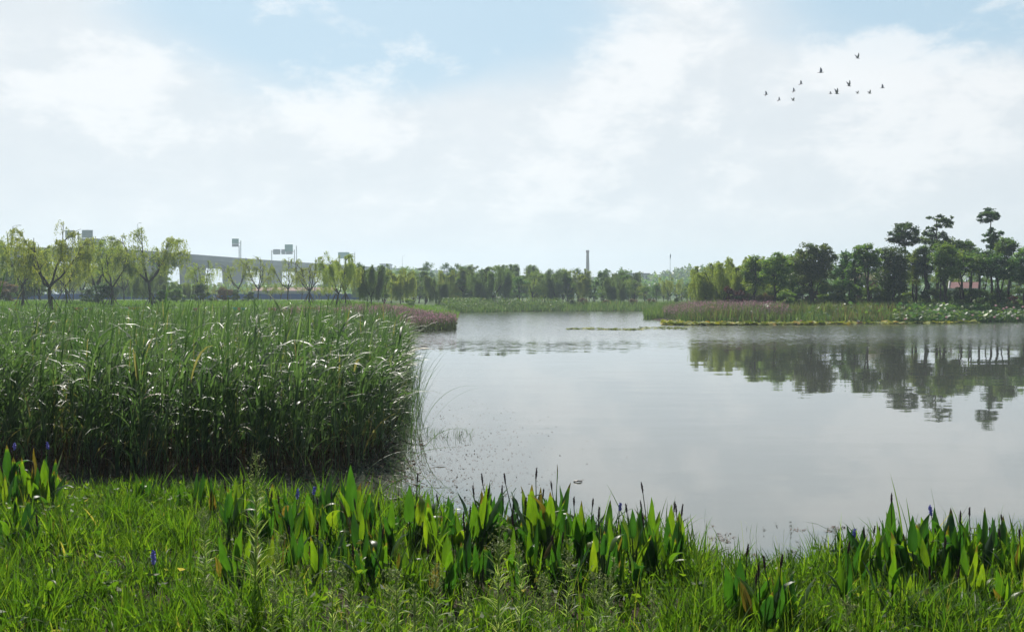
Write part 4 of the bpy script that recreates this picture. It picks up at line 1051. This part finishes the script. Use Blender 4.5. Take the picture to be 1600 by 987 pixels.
def signpost(name, label, Y, boards, poles, beams=(), cat='road sign'):
    """boards: (px0, py0, px1, py1, material); poles: (px, py top, py foot); beams: (px0, px1, py)"""
    x0 = PX(poles[0][0], Y)
    o = empty(name, (x0, Y, TOPZ - 1))
    for a, b, c_, d_, mt in boards:
        g = G(); box(g, (PX(a, Y) - x0, -0.12, PZ(d_, Y) - TOPZ + 1), (PX(c_, Y) - x0, 0.0, PZ(b, Y) - TOPZ + 1)); q = g.build('sign_board', M[mt], o, smooth=False)
        g = G(); nr = 4
        for k in range(nr):
            zz = PZ(d_ + (b - d_) * (k + 0.5) / nr, Y) - TOPZ + 1
            box(g, (PX(a, Y) - x0 + 0.02, -0.20, zz - 0.05), (PX(c_, Y) - x0 - 0.02, -0.122, zz + 0.05))
        g.build('stiffener_rail', M['metal'], q, smooth=False)
    for a, b, c_ in poles:
        g = G(); tube(g, [(PX(a, Y) - x0, 0.16, 0), (PX(a, Y) - x0, 0.16, PZ(b, Y) - TOPZ + 1)], 0.17, 8); g.build('pole', M['metal'], o)
    for a, b, c_ in beams:
        g = G(); tube(g, [(PX(a, Y) - x0, 0.16, PZ(c_, Y) - TOPZ + 1), (PX(b, Y) - x0, 0.16, PZ(c_, Y) - TOPZ + 1)], 0.13, 6); g.build('beam', M['metal'], o)
    return tag(o, label, cat, 'road signs on the overpass')
signpost('road_sign', 'pair of grey sign backs on one pole at far left of the overpass', 322, [(103, 360, 118.5, 372, 'signback'), (129, 359.5, 146, 372, 'signback')], [(123, 361.5, 388)], [(112, 138, 366)])
signpost('road_sign', 'single green and grey sign beside a pole on the overpass', 440, [(363, 373, 373.5, 380.5, 'signgreen'), (363, 380.8, 373.5, 385.5, 'signback')], [(376.5, 376, 404), (373.9, 384, 404)], [(366, 376.5, 380)])
signpost('road_sign', 'overpass gantry with two grey boards and one green board', 485, [(427, 389.5, 438.5, 397.5, 'signback'), (440, 389.5, 446.5, 397.5, 'signback'), (445.4, 382, 458, 393, 'signgreen'), (447, 393.3, 457.5, 397.5, 'signback')], [(424.8, 391, 409), (460.3, 390, 412), (463.5, 384, 412)], [(424.8, 460.3, 393)])
signpost('road_sign', 'green sign board half hidden by the dense willow', 545, [(528.5, 394, 546, 404, 'signgreen')], [(554.5, 394, 418), (531, 402, 418)], [(531, 554.5, 397)])
def lamp(px, top, Y, zb, label, arm=1.5):
    x0 = PX(px, Y); o = empty('street_lamp', (x0, Y, zb)); h = PZ(top, Y) - zb
    g = G(); tube(g, [(0, 0, 0), (0, 0, h * 0.5), (0, 0, h)], [0.12, 0.09, 0.06], 7); g.build('pole', M['metal'], o)
    g = G(); tube(g, [(0, 0, h), (arm * 0.5, 0, h + 0.25), (arm, 0, h + 0.3)], 0.045, 5); a_ = g.build('lamp_arm', M['metal'], o)
    g = G(); box(g, (arm - 0.1, -0.15, h + 0.22), (arm + 0.6, 0.15, h + 0.36)); g.build('lamp_head', M['metal'], a_, smooth=False)
    return tag(o, label, 'street lamp', 'street lamps along the overpass')
lamp(21, 354, 272, TOPZ - 1, 'slender lamp post above the leftmost willow')
lamp(216, 350, 352, TOPZ - 1, 'tall slender lamp post left of the three-limbed willow', 0.6)
lamp(629, 400, 620, TOPZ - 1, 'faint lamp post at the far end of the overpass', 0.8)
lamp(202, 376, 349, TOPZ - 1, 'short curved lamp post above the V-forked willow', 1.4)
lamp(492, 449, 150, gz(PX(492, 150), 150), 'small path lamp beside the blue hoarding', 0.5)
# grey cabin on the overpass under the pair of signs
def building(name, label, cat, px0, px1, ytop, Y, depth, wall='white', zb=None, rows=2, cols=4, roof=None):
    x0, x1 = PX(px0, Y), PX(px1, Y); zb = gz((x0 + x1) / 2, Y) if zb is None else zb
    h = PZ(ytop, Y) - zb; cx_ = (x0 + x1) / 2; hw = (x1 - x0) / 2
    o = empty(name, (cx_, Y, zb))
    g = G(); box(g, (-hw, 0, 0), (hw, depth, h)); g.build('wall', M[wall], o, smooth=False)
    g = G(); box(g, (-hw - 0.3, -0.3, h + 0.003), (hw + 0.3, depth + 0.3, h + 0.4)); g.build('roof', M[roof or 'parapet'], o, smooth=False)
    for r_ in range(rows):
        for c_ in range(cols):
            zx = -hw + 2 * hw * (c_ + 0.5) / cols; zz = h * (r_ + 0.55) / rows
            ww = hw / cols * 0.45; hh = h / rows * 0.22
            g = G(); box(g, (zx - ww, -0.06, zz - hh), (zx + ww, -0.003, zz + hh)); g.build('window', M['glass'], o, smooth=False)
    return tag(o, label, cat)
building('toll_cabin', 'blocky grey cabin on the overpass beneath the twin sign backs', 'cabin', 126, 153, 375, 330, 6, 'signback', TOPZ - 1, 1, 3)
building('white_building', 'pale flat-roofed building right of the chimney', 'building', 984, 1013, 428.5, 400, 16, 'white', None, 3, 5)
building('small_block', 'grey block with flat roof past the overpass end', 'building', 594, 608, 413, 640, 16, 'white', None, 5, 3)
building('low_shed', 'low pale shed at the foot of the chimney', 'shed', 905, 936, 434, 505, 12, 'white', None, 1, 5, 'tile')

# blue hoarding and sheds beyond
o = empty('blue_hoarding', (PX(430, 185), 185, gz(PX(430, 185), 185)))
tag(o, 'long low blue construction hoarding beyond the meadow', 'hoarding')
xa, xb = PX(-30, 185) - o.location.x, PX(562, 185) - o.location.x
npan = 22
for k in range(npan):
    a, b = xa + (xb - xa) * k / npan, xa + (xb - xa) * (k + 1) / npan
    g = G(); box(g, (a + 0.02, 0, -0.05), (b - 0.02, 0.06, 0.92)); g.build('panel', M['blue'], o, smooth=False)
    g = G(); box(g, (a - 0.05, 0.063, -0.05), (a + 0.05, 0.16, 0.98)); g.build('post', M['metal'], o, smooth=False)
for k, (a, b, lab) in enumerate(((396, 428, 'left rust-roofed shed behind the blue hoarding'), (432, 470, 'middle rust-roofed shed behind the blue hoarding'), (474, 520, 'right rust-roofed shed behind the blue hoarding'))):
    x0, x1 = PX(a, 215), PX(b, 215); zb = gz(x0, 215); hw = (x1 - x0) / 2
    o = empty('site_shed', ((x0 + x1) / 2, 215, zb)); tag(o, lab, 'shed', 'sheds behind the hoarding')
    g = G(); box(g, (-hw, 0, 0), (hw, 5, 1.5)); g.build('wall', M['signback'], o, smooth=False)
    g = G(); g.add([(-hw - .3, -.3, 1.503), (hw + .3, -.3, 1.503), (hw + .3, 5.3, 1.503), (-hw - .3, 5.3, 1.503), (-hw - .3, 2.5, 2.2), (hw + .3, 2.5, 2.2)], [(0, 1, 5, 4), (2, 3, 4, 5), (0, 3, 2, 1)]); g.add([(-hw - .3, -.3, 1.503), (-hw - .3, 5.3, 1.503), (-hw - .3, 2.5, 2.2), (hw + .3, -.3, 1.503), (hw + .3, 5.3, 1.503), (hw + .3, 2.5, 2.2)], [(0, 2, 1), (3, 4, 5)])
    g.build('roof', M['rustroof'], o, smooth=False)

# chimney and mast
Y = 500
o = empty('brick_chimney', (PX(918, Y), Y, 0)); tag(o, 'tall slender brick factory chimney above the far trees', 'chimney')
h = PZ(391, Y)
g = G(); zz = np.linspace(-1, h - 1.2, 14); tube(g, [(0.12 * (1 - q / h), 0, q) for q in zz], np.interp(zz, [0, h], [1.15, 0.58]), 14); g.build('shaft', M['brick'], o)
g = G(); tube(g, [(0, 0, h - 1.2), (0, 0, h - 0.9), (0, 0, h)], [0.62, 0.78, 0.74], 14); g.build('cap', M['brick'], o)
Y = 420
o = empty('radio_mast', (PX(1047, Y), Y, 0)); tag(o, 'hair-thin mast with a pale aerial drum at its tip', 'mast')
h = PZ(404, Y)
g = G(); tube(g, [(0, 0, 0), (0, 0, h * 0.7), (0, 0, h + 1.8)], [0.14, 0.08, 0.05], 6); g.build('pole', M['parapet'], o)
g = G(); tube(g, [(0, 0, h), (0.05, 0, h + 0.8), (0.1, 0, h + 1.7)], [0.18, 0.26, 0.18], 8); g.build('aerial', M['signback'], o)

# pavilion with thatched roof, red-roofed house
Y = 97
x0 = PX(1358, Y); zb = gz(x0, Y); o = empty('pavilion', (x0, Y, zb), R(12)); tag(o, 'open pavilion with a pale hipped thatch roof among the trees', 'pavilion')
er, rg = PZ(438, Y) - zb, PZ(425, Y) - zb
g = G(); v = [(-1.55, -1.2, er), (1.55, -1.2, er), (1.55, 1.2, er), (-1.55, 1.2, er), (-0.35, 0, rg), (0.35, 0, rg)]
v += [(a, b, c_ - 0.14) for a, b, c_ in v[:4]]
g.add(v, [(0, 1, 5, 4), (2, 3, 4, 5), (6, 7, 1, 0), (7, 8, 2, 1), (8, 9, 3, 2), (9, 6, 0, 3), (9, 8, 7, 6)]); g.add(v, [(1, 2, 5), (3, 0, 4)]); g.build('roof', M['thatch'], o, smooth=False)
for a, b in ((-1.1, -0.8), (1.1, -0.8), (1.1, 0.8), (-1.1, 0.8)):
    g = G(); tube(g, [(a, b, 0), (a, b, er - 0.142)], 0.08, 8); g.build('post', M['timber'], o)
Y = 103
x0 = PX(1507, Y); zb = gz(x0, Y); o = empty('house', (x0, Y, zb), R(-24)); tag(o, 'small white house with red tile roof glimpsed between trunks', 'house')
er, rg = PZ(451.5, Y) - zb, PZ(440.5, Y) - zb
g = G(); box(g, (-1.1, -1.1, 0), (1.1, 1.9, er)); wl = g.build('wall', M['white'], o, smooth=False)
g = G(); v = [(-1.3, -1.5, er + .003), (1.3, -1.5, er + .003), (1.3, 2.3, er + .003), (-1.3, 2.3, er + .003), (-1.3, 0.4, rg), (1.3, 0.4, rg)]
g.add(v, [(0, 1, 5, 4), (2, 3, 4, 5), (3, 2, 1, 0)]); g.add(v, [(1, 2, 5), (3, 0, 4)]); rf = g.build('roof', M['tile'], o, smooth=False)
g = G()
for sx_ in (-1.33, 1.33):
    tube(g, [(sx_, -1.5, er + .05), (sx_, 0.4, rg + .08), (sx_, 2.3, er + .05)], 0.07, 4)
box(g, (-1.3, -1.6, er - 0.12), (1.3, -1.503, er + 0.08)); g.build('white_trim', M['white'], rf, smooth=False)
for a in (-0.6, 0.5):
    g = G(); box(g, (a - .3, -1.16, er * 0.35), (a + .3, -1.103, er * 0.75)); g.build('window', M['glass'], o, smooth=False)

# ------------------------------------------------------------------ bunting over the meadow
o = empty('bunting_line', (PX(300, 72), 72, 0)); tag(o, 'string of small coloured pennants stretched low over the meadow', 'bunting')
def bp(px):
    Y_ = 74 - 8 * sstep(0, 600, px); return np.array([PX(px, Y_), Y_, PZ(480.5 + 1.2 * math.sin(px * 0.05), Y_)])
g = G(); tube(g, [bp(p_) - np.array(o.location) for p_ in np.arange(-30, 640, 10)], 0.007, 4); cord = g.build('cord', M['cord'], o)
for px in (-20, 60, 163, 255, 340, 440, 555, 635):
    q = bp(px); g = G(); zb = gz(q[0], q[1]); tube(g, [(q[0] - o.location.x, q[1] - 72, zb), (q[0] - o.location.x, q[1] - 72, q[2] + 0.05)], 0.014, 5); g.build('pole', M['timber'], o)
fl = [(9, 'green'), (17, 'pink'), (25, 'yellow'), (118, 'red'), (122, 'red'), (127, 'yellow'), (134, 'cyan'), (142, 'pink'), (198, 'green'), (204, 'red'), (210, 'yellow'), (215, 'yellow'), (305, 'pink'),
      (367, 'cyan'), (374, 'orange'), (380, 'cyan'), (422, 'orange'), (428, 'orange'), (448, 'cyan'), (484, 'orange'), (493, 'orange'), (500, 'yellow'), (528, 'yellow')]
for px, cname in fl:
    q = bp(px) - np.array(o.location); s = 0.15
    g = G(); g.add([(q[0] - s, q[1], q[2]), (q[0] + s, q[1], q[2]), (q[0] + random.uniform(-.04, .04), q[1] - random.uniform(0, .08), q[2] - 0.30),
                    (q[0] - s, q[1] + .006, q[2]), (q[0] + s, q[1] + .006, q[2]), (q[0], q[1] - .02, q[2] - 0.30)], [(0, 2, 1), (3, 4, 5)])
    tag(g.build('pennant', M['flag_' + cname], o, smooth=False), cname + ' pennant')

# ------------------------------------------------------------------ lotus flowers
fl = [(1341, 503.5, 0), (1145, 500, 1), (1216, 504, 1), (1252, 503, 2), (1432, 492, 0), (1442, 489, 0), (1460, 486.5, 0), (1466, 491, 1), (1491, 487.5, 0), (1479, 497, 1), (1556, 479, 1), (1568, 484, 1),
      (1573, 482, 1), (1584, 482, 1), (1598, 481, 1), (1554, 497, 1), (1582, 495, 0), (1590, 499, 1), (1520, 494, 1), (1506, 501, 0), (1415, 500, 1)]
items = []
for px, py, k in fl:
    Y_ = 71.5 if py > 494 else 74.5
    x = PX(px, Y_); zf = PZ(py, Y_); zb = max(gz(x, Y_), -0.05)
    o = empty('lotus_flower', (x, Y_, zb))
    g = G(); tube(g, [(0, 0, 0), (0.02, 0, (zf - zb) * .5), (0, 0, zf - zb)], 0.012, 5); g.build('stalk', M['pick_stalk'], o)
    g = G()
    for ring, (np_, ln_, tilt) in enumerate(((7, 0.16, 0.95), (6, 0.15, 0.5), (4, 0.13, 0.2))):
        a_ = np.arange(np_) / np_ * 2 * PI + ring
        ribbon(g, np.tile([[0, 0, zf - zb]], (np_, 1)), ln_, 0.075, a_, tilt, -0.5, 5, prof='leaf', twist=np.zeros(np_), rnd=rng.random(np_))
    g.build('petals', M['petal_white' if k == 0 else 'petal'], o)
    tag(o, None, 'lotus flower', 'lotus flowers along the right bank')
    items.append((o, px, ('white' if k == 0 else 'pink') + ' lotus bloom by the right bank'))
order_labels(items, [(1133, 'the forked willow'), (1272, 'the densest crown'), (1355, 'the pavilion'), (1412, 'the lone umbrella tree'), (1480, 'the yellow-topped tree'), (1548, 'the tallest tree')])

# ------------------------------------------------------------------ floating leaf, stick, twig
Y_ = 12.65
o = empty('floating_leaf', (PX(687, Y_), Y_, 0)); g = G()
ribbon(g, np.array([[-0.06, 0, 0.006]]), 0.13, 0.05, np.array([0.2]), 1.45, 0.25, 6, prof='leaf', twist=np.array([0.1]), rnd=np.array([0.95])); g.build('leaf_blade', M['reed_dry'], o)
g = G(); tube(g, [(-0.06, 0, 0.01), (-0.1, 0.01, 0.02)], 0.003, 5); g.build('leaf_stem', M['wood_wet'], o)
tag(o, 'single pale brown curled leaf floating on the open water', 'leaf')
g = G(); a, b = P(596, 10.55), P(664, 10.75)
tube(g, [(a[0], a[1], -0.01), (a[0] * .5 + b[0] * .5, a[1] * .5 + b[1] * .5, 0.012), (b[0], b[1], 0.004)], [0.012, 0.011, 0.005], 7)
tag(g.build('floating_stick', M['wood_wet']), 'dark thin stick floating near the bank plants', 'stick')
g = G(); a = P(903, 11.6); tube(g, [(a[0] - 0.045, a[1], 0.004), (a[0], a[1], 0.014), (a[0] + 0.05, a[1] + 0.02, 0.006)], [0.005, 0.009, 0.004], 6)
leaves(g, np.array([[a[0] - 0.02, a[1], 0.02], [a[0] + 0.03, a[1], 0.02]]), 0.06, 0.4, 0, 0.9)
tag(g.build('floating_twig', M['wood_wet']), 'tiny dark twig on the water above the middle leaves', 'twig')

# ------------------------------------------------------------------ birds
def bird(px, py, az, sweep, span, label, Y=105.0, flap=0.3, roll=0.0, size=1.0):
    """one continuous body with two raised wings, beak and tail"""
    g = G(); s = span
    # body: rings along x
    xs_ = np.array([-0.46, -0.30, -0.18, 0.0, 0.14, 0.22, 0.28, 0.34, 0.40]) * s
    rs_ = np.array([0.012, 0.035, 0.065, 0.082, 0.065, 0.042, 0.046, 0.030, 0.004]) * s
    tube(g, np.stack([xs_, 0 * xs_, 0 * xs_], -1), rs_, 8)
    # tail fan
    g.add([(-0.25 * s, 0, 0.01 * s), (-0.55 * s, 0.09 * s, 0.0), (-0.60 * s, 0, 0.0), (-0.55 * s, -0.09 * s, 0.0)], [(0, 1, 2, 3)])
    for sg in (1, -1):
        st = [(0.0, 0.16, 0.17), (0.30, 0.22, 0.19), (0.62, 0.05, 0.15), (1.0, -0.22 - sweep, 0.02)]
        v = []
        for i, (u, fx, ch) in enumerate(st):
            yy = sg * u * s * math.cos(flap) * 0.95; zz = u * s * math.sin(flap) + 0.03 * s
            v += [(fx * s * 0.6, yy, zz), ((fx * 0.6 - ch * 2.0) * s, yy, zz - 0.012 * s), (fx * s * 0.5, yy, zz - 0.02 * s)]
        f = []
        for i in range(3):
            a_, b_ = 3 * i, 3 * (i + 1)
            f += [(a_, b_, b_ + 1, a_ + 1), (a_ + 1, b_ + 1, b_ + 2, a_ + 2), (a_ + 2, b_ + 2, b_, a_)]
        g.add(v, f)
    o = g.build('bird', M['bird'], None, smooth=False)
    o.location = (PX(px, Y), Y, PZ(py, Y)); o.rotation_euler = (roll, 0, az)
    if az > 1: o.scale = (-1, 1, 1)
    return tag(o, label, 'bird', 'flock of flying birds')
bl_ = [(1338, 93, 0.3, 0.9, 0.26, 'topmost bird of the flock, alone with one wing raised'),
       (1281, 115, 2.6, 0.3, 0.32, 'large bird with long swept wing, upper left of the flock'),
       (1250, 133, 2.6, 0.2, 0.24, 'bird directly below left of the large swept-wing bird'),
       (1239, 144, 2.7, 0.2, 0.20, 'small bird third down the slanting left line'),
       (1196, 149, 2.8, 0.1, 0.22, 'leftmost bird of the whole flock'),
       (1216, 158, 2.5, 0.2, 0.20, 'lowest left bird, second from the flock\'s left end'),
       (1238, 158.5, 0.2, 0.7, 0.20, 'lowest bird beneath the slanting left line'),
       (1296, 148, 2.7, 0.2, 0.20, 'small bird left half of the close pair in mid flock'),
       (1306, 148, 0.2, 1.1, 0.28, 'larger bird right half of the close pair in mid flock'),
       (1325, 136, 0.3, 1.1, 0.27, 'bird with upright wing above the two small low birds'),
       (1338, 147.5, 0.2, 0.7, 0.17, 'smallest bird, below the upright-winged bird'),
       (1357, 147.5, 0.1, 0.7, 0.21, 'bird between the smallest one and the rightmost one'),
       (1377, 139, 2.6, 0.3, 0.25, 'rightmost bird of the whole flock')]
for px, py, az, fl_, sp, lab in bl_:
    bird(px, py, az, 0.15, sp * 2.1, lab, flap=fl_ * 0.8 + 0.15, roll=random.uniform(-0.9, -0.3) if az > 1 else random.uniform(-0.08, 0.08))

# ------------------------------------------------------------------ pickerelweed
def pick_leaf(base, tipdir, L, W, bend, az, roll, rnd):
    """a lance-shaped blade with heart base, folded along the midrib"""
    g = G(); t_ = np.array([0, 0.03, 0.09, 0.18, 0.3, 0.45, 0.6, 0.75, 0.88, 0.96, 1.0])
    w_ = np.array([0.25, 0.62, 0.86, 0.99, 1.0, 0.90, 0.72, 0.48, 0.25, 0.10, 0.01]) * W * 0.5
    back = np.array([-0.05, -0.045, -0.02, 0, 0, 0, 0, 0, 0, 0, 0]) * L   # lobes hang below the junction
    th = tipdir + bend * t_ ** 1.6
    ds = np.diff(t_, prepend=0) * L
    hx = np.cumsum(np.sin(th) * ds); hz = np.cumsum(np.cos(th) * ds)
    ca, sa = math.cos(az), math.sin(az)
    v = []
    for i in range(len(t_)):
        c = np.array([ca * hx[i], sa * hx[i], hz[i]])
        side = np.array([-sa, ca, 0.0]); nor = np.array([math.cos(th[i]) * ca, math.cos(th[i]) * sa, -math.sin(th[i])])
        tan = np.array([math.sin(th[i]) * ca, math.sin(th[i]) * sa, math.cos(th[i])])
        s2 = side * math.cos(roll) + nor * math.sin(roll); n2 = nor * math.cos(roll) - side * math.sin(roll)
        wv = 0.05 * W * math.sin(t_[i] * 9 + rnd * 9)
        for q, fo in ((-1, 0.22), (-0.5, 0.09), (0, 0), (0.5, 0.09), (1, 0.22)):
            v.append(base + c + s2 * w_[i] * q + n2 * (w_[i] * fo + wv * abs(q)) + tan * back[i] * abs(q))
    f = []
    for i in range(len(t_) - 1):
        for j in range(4):
            a_ = i * 5 + j; f.append((a_, a_ + 1, a_ + 6, a_ + 5))
    rv = np.full((len(t_), 5), rnd * 0.9)
    if (rnd * 7.3) % 1 < 0.25: rv[8:] = 0.97
    if (rnd * 13.7) % 1 < 0.025: rv[:] = 0.98
    g.add(v, f, rv.ravel()); return g
def pickerel(px, Y, tip_py, nleaf, spike, seed, Lpx=66):
    rs = random.Random(seed)
    x0 = PX(px, Y); z0 = gz(x0, Y); z0 = max(z0, -0.08)
    o = empty('pickerelweed', (x0, Y, z0))
    H0 = PZ(tip_py, Y) - z0
    s = Y / F
    for k in range(nleaf):
        L = Lpx * s * rs.uniform(0.72, 1.18) * (1 if k == 0 else rs.uniform(0.75, 1.0)); L = min(L, H0 * 0.62)
        W = L * rs.uniform(0.20, 0.34)
        az = rs.uniform(0, 2 * PI); lean = rs.uniform(0.02, 0.16) if k == 0 else rs.uniform(0.08, 0.55)
        H = H0 if k == 0 else H0 * rs.uniform(0.72, 0.97)
        sl = max(0.05, H - L)
        off = np.array([rs.uniform(-.03, .03), rs.uniform(-.03, .03), 0]) * (k > 0)
        top = off + np.array([math.cos(az) * math.tan(lean) * sl * 0.8, math.sin(az) * math.tan(lean) * sl * 0.8, sl])
        bend = rs.uniform(-0.3, 0.6) if rs.random() > 0.18 else rs.uniform(1.0, 2.2)
        g = pick_leaf(top, lean * 0.7, L, W, bend, az, rs.uniform(-0.5, 0.5), rs.random())
        lf = g.build('leaf', M['pick'], o)
        g = G(); tube(g, curve_pts(off, top, (0.01, 0, 0), 6), np.linspace(0.0075, 0.0045, 6), 6, rs.random()); g.build('leaf_stalk', M['pick_stalk'], lf)
    if spike:
        az = rs.uniform(0, 2 * PI); d = rs.uniform(0.02, 0.12); h = H0 * rs.uniform(0.80, 1.05)
        top = np.array([math.cos(az) * d, math.sin(az) * d, h]); sl = rs.uniform(0.055, 0.085)
        tn = np.array([math.cos(az) * 0.15, math.sin(az) * 0.15, 1.0])
        g = G(); nb = 60 if spike == 'blue' else 34
        u = np.random.RandomState(seed).rand(nb, 3)
        rad = (0.011 if spike == 'blue' else 0.0065) * np.sin(PI * (0.12 + 0.8 * u[:, 0])) ** 0.5
        ph = u[:, 1] * 2 * PI
        c = top + tn * (u[:, 0:1] * sl) + np.stack([np.cos(ph) * rad, np.sin(ph) * rad, np.zeros(nb)], -1)
        tube(g, [top + tn * sl * q for q in (0, .3, .7, 1)], np.array([.4, 1, .9, .2]) * (0.008 if spike == 'blue' else 0.006), 8)
        leaves(g, c, 0.013 if spike == 'blue' else 0.008, 0.7)
        sp = g.build('flower_spike', M['spike_' + spike], o)
        g = G(); tube(g, curve_pts((0, 0, 0), top, (0.01, 0, 0), 6), np.linspace(0.005, 0.003, 6), 5, 0.4); g.build('spike_stalk', M['pick_stalk'], sp)
    return o
rs = random.Random(5)
groups_ = [(-10, 82, 695, 760, 20, 8.6, 9.8, 74), (-5, 78, 765, 850, 17, 7.2, 8.4, 70), (198, 335, 735, 768, 11, 9.4, 10.2, 62), (345, 560, 740, 805, 34, 7.8, 9.4, 66), (560, 760, 755, 815, 32, 7.2, 8.6, 64),
           (740, 900, 745, 805, 28, 7.2, 8.5, 66), (900, 1060, 770, 835, 21, 7.0, 8.1, 62), (345, 720, 812, 872, 26, 6.3, 7.2, 64), (700, 1000, 810, 860, 14, 6.3, 7.0, 60),
           (1150, 1240, 868, 905, 9, 5.6, 6.3, 84), (1320, 1600, 788, 845, 34, 6.8, 7.9, 70), (1300, 1580, 850, 915, 10, 5.9, 6.6, 62)]
hand = [(547, 8.3, 722, 3, None, 95), (858, 8.0, 725, 3, None, 84), (1393, 7.3, 782, 3, 'brown', 76), (1050, 7.9, 787, 1, 'brown', 40), (1063, 7.9, 799, 1, 'brown', 52), (1015, 7.8, 775, 2, 'brown', 50),
        (76, 9.2, 700, 2, 'blue', 50), (12, 9.4, 688, 3, 'blue', 70), (683, 7.2, 812, 2, 'blue', 70), (1311, 7.5, 840, 2, 'blue', 50), (240, 6.2, 880, 2, 'blue', 50), (953, 7.9, 778, 2, 'blue', 64), (1475, 7.6, 790, 3, 'blue', 70),
        (483, 8.3, 765, 3, 'blue', 70), (450, 8.4, 768, 2, 'blue', 60), (60, 5.7, 870, 2, None, 60)]
plants = []
for (px, Y, ty_, nl, sp, lp) in hand: plants.append((px, Y, ty_, nl, sp, lp))
for (a, b, t0, t1, n, y0, y1, lp) in groups_:
    for k in range(n):
        px = a + (b - a) * (k + rs.uniform(0.1, 0.9)) / n
        Y = rs.uniform(y0, y1)
        sp = 'brown' if rs.random() < 0.42 else None
        plants.append((px, Y, rs.uniform(t0, t1), rs.randint(3, 5), sp, lp))
items = []
for k, (px, Y, ty_, nl, sp, lp) in enumerate(plants):
    o = pickerel(px, Y, ty_, nl, sp, 100 + k, lp)
    tag(o, None, 'pickerelweed', 'pickerelweed along the near bank')
    look = {'blue': 'blue-flowered pickerelweed', 'brown': 'brown-spiked pickerelweed', None: {1: 'single-leaved pickerelweed', 2: 'two-leaved pickerelweed', 3: 'three-leaved pickerelweed', 4: 'four-leaved pickerelweed', 5: 'five-leaved pickerelweed'}[nl]}[sp]
    items.append((o, px, look))
order_labels(items, [(-30, "the left edge"), (262, 'the grassy notch'), (395, 'the tallest pale weed'), (547, 'the longest leaf'), (687, 'the floating leaf'), (780, 'the second pale weed'), (918, 'the chimney line'), (1063, 'the lone water-side leaves'), (1195, 'the dark-leaved clump'), (1393, 'the tall twin leaves'), (1640, 'the right edge')])

# ------------------------------------------------------------------ pale flowering weeds in the near grass
def weed(px, Y, top, label, big=1.0, seed=0):
    global rng
    keep = rng; rng = np.random.default_rng(seed)
    x0 = PX(px, Y); z0 = gz(x0, Y); H = PZ(top, Y) - z0
    o = empty('pale_weed', (x0, Y, z0))
    st = curve_pts((0, 0, 0), (rng.normal(0, 0.02), rng.normal(0, 0.02), H), (rng.normal(0, 0.015), 0, 0), 12)
    g = G(); tube(g, st, np.linspace(0.0045, 0.0015, 12) * big, 6, 0.3); g.build('stem', M['weed'], o)
    n = int(170 * H * (0.6 + 0.4 * big)); u = rng.uniform(0.12, 0.80, n); i = np.clip((u * 11).astype(int), 0, 10)
    b = st[i] + (st[i + 1] - st[i]) * (u * 11 - i)[:, None]
    g = G(); ribbon(g, b, rng.uniform(0.05, 0.12, n) * (1.15 - 0.7 * u) * big, rng.uniform(0.003, 0.006, n), rng.uniform(0, 2 * PI, n), rng.uniform(0.5, 1.1, n), rng.uniform(0.0, 0.9, n), 4, rnd=rng.random(n)); g.build('leaves', M['weed'], o)
    g = G(); nb = int(26 * big); 
    for k in range(nb):
        u0 = rng.uniform(0.66, 0.99); i = int(u0 * 11) if u0 < 1 else 10; b0 = st[min(i, 10)] + (st[min(i, 10) + 1] - st[min(i, 10)]) * (u0 * 11 - min(i, 10))
        a = rng.uniform(0, 2 * PI); ln_ = rng.uniform(0.02, 0.06) * big * (1.25 - u0) * 2.6
        e = b0 + np.array([math.cos(a) * ln_ * 0.7, math.sin(a) * ln_ * 0.7, ln_ * 0.8]); br = curve_pts(b0, e, (0, 0, 0.004), 5)
        tube(g, br, 0.0009, 4, 0.2)
        m_ = 8; c = br[rng.integers(1, 5, m_)] + rng.normal(0, 0.004, (m_, 3)); leaves(g, c, rng.uniform(0.006, 0.013, m_), 0.5, -0.3)
    g.build('flower_head', M['weed_head'], o)
    rng = keep
    return tag(o, label, 'weed', 'pale flowering weeds in the near grass')
weed(395, 5.6, 712, 'tallest pale flowering weed in front of the reed bed', 1.5, 1)
weed(780, 5.2, 808, 'second tallest pale weed at the bottom middle', 1.35, 2)
wl_ = [(312, 795, 6.0), (434, 842, 5.4), (342, 905, 4.6), (420, 925, 4.5), (456, 890, 5.0), (519, 880, 5.0), (553, 885, 4.7), (596, 890, 4.8), (626, 892, 4.7), (682, 880, 5.0), (724, 905, 4.6), (812, 850, 5.3), (885, 850, 5.4),
       (842, 900, 4.6), (921, 890, 4.9), (948, 905, 4.7), (865, 900, 4.8), (955, 875, 5.3), (1010, 930, 4.5), (646, 925, 4.4), (485, 935, 4.4), (378, 940, 4.4), (1320, 930, 4.5)]
items = [(weed(px, Y, top, None, 0.95, 20 + k), px, 'slim pale weed in the near grass') for k, (px, top, Y) in enumerate(wl_)]
order_labels(items, [(395, 'the tallest pale weed'), (780, 'the second tallest weed'), (1195, 'the dark-leaved clump')])

# ------------------------------------------------------------------ haze: even air over the whole place
g = G(); box(g, (-900, -70, -2.2), (900, 1150, 42))
m, t = newmat('haze_air')
v_ = t.nodes.new('ShaderNodeVolumePrincipled')
v_.inputs['Color'].default_value = (0.72, 0.87, 1.0, 1)
v_.inputs['Density'].default_value = 0.00062
v_.inputs['Anisotropy'].default_value = 0.5
o_ = t.nodes.new('ShaderNodeOutputMaterial'); t.links.new(v_.outputs[0], o_.inputs['Volume'])
tag(g.build('haze', m, smooth=False), 'thin pale blue haze over the whole lake', 'haze', kind='stuff')
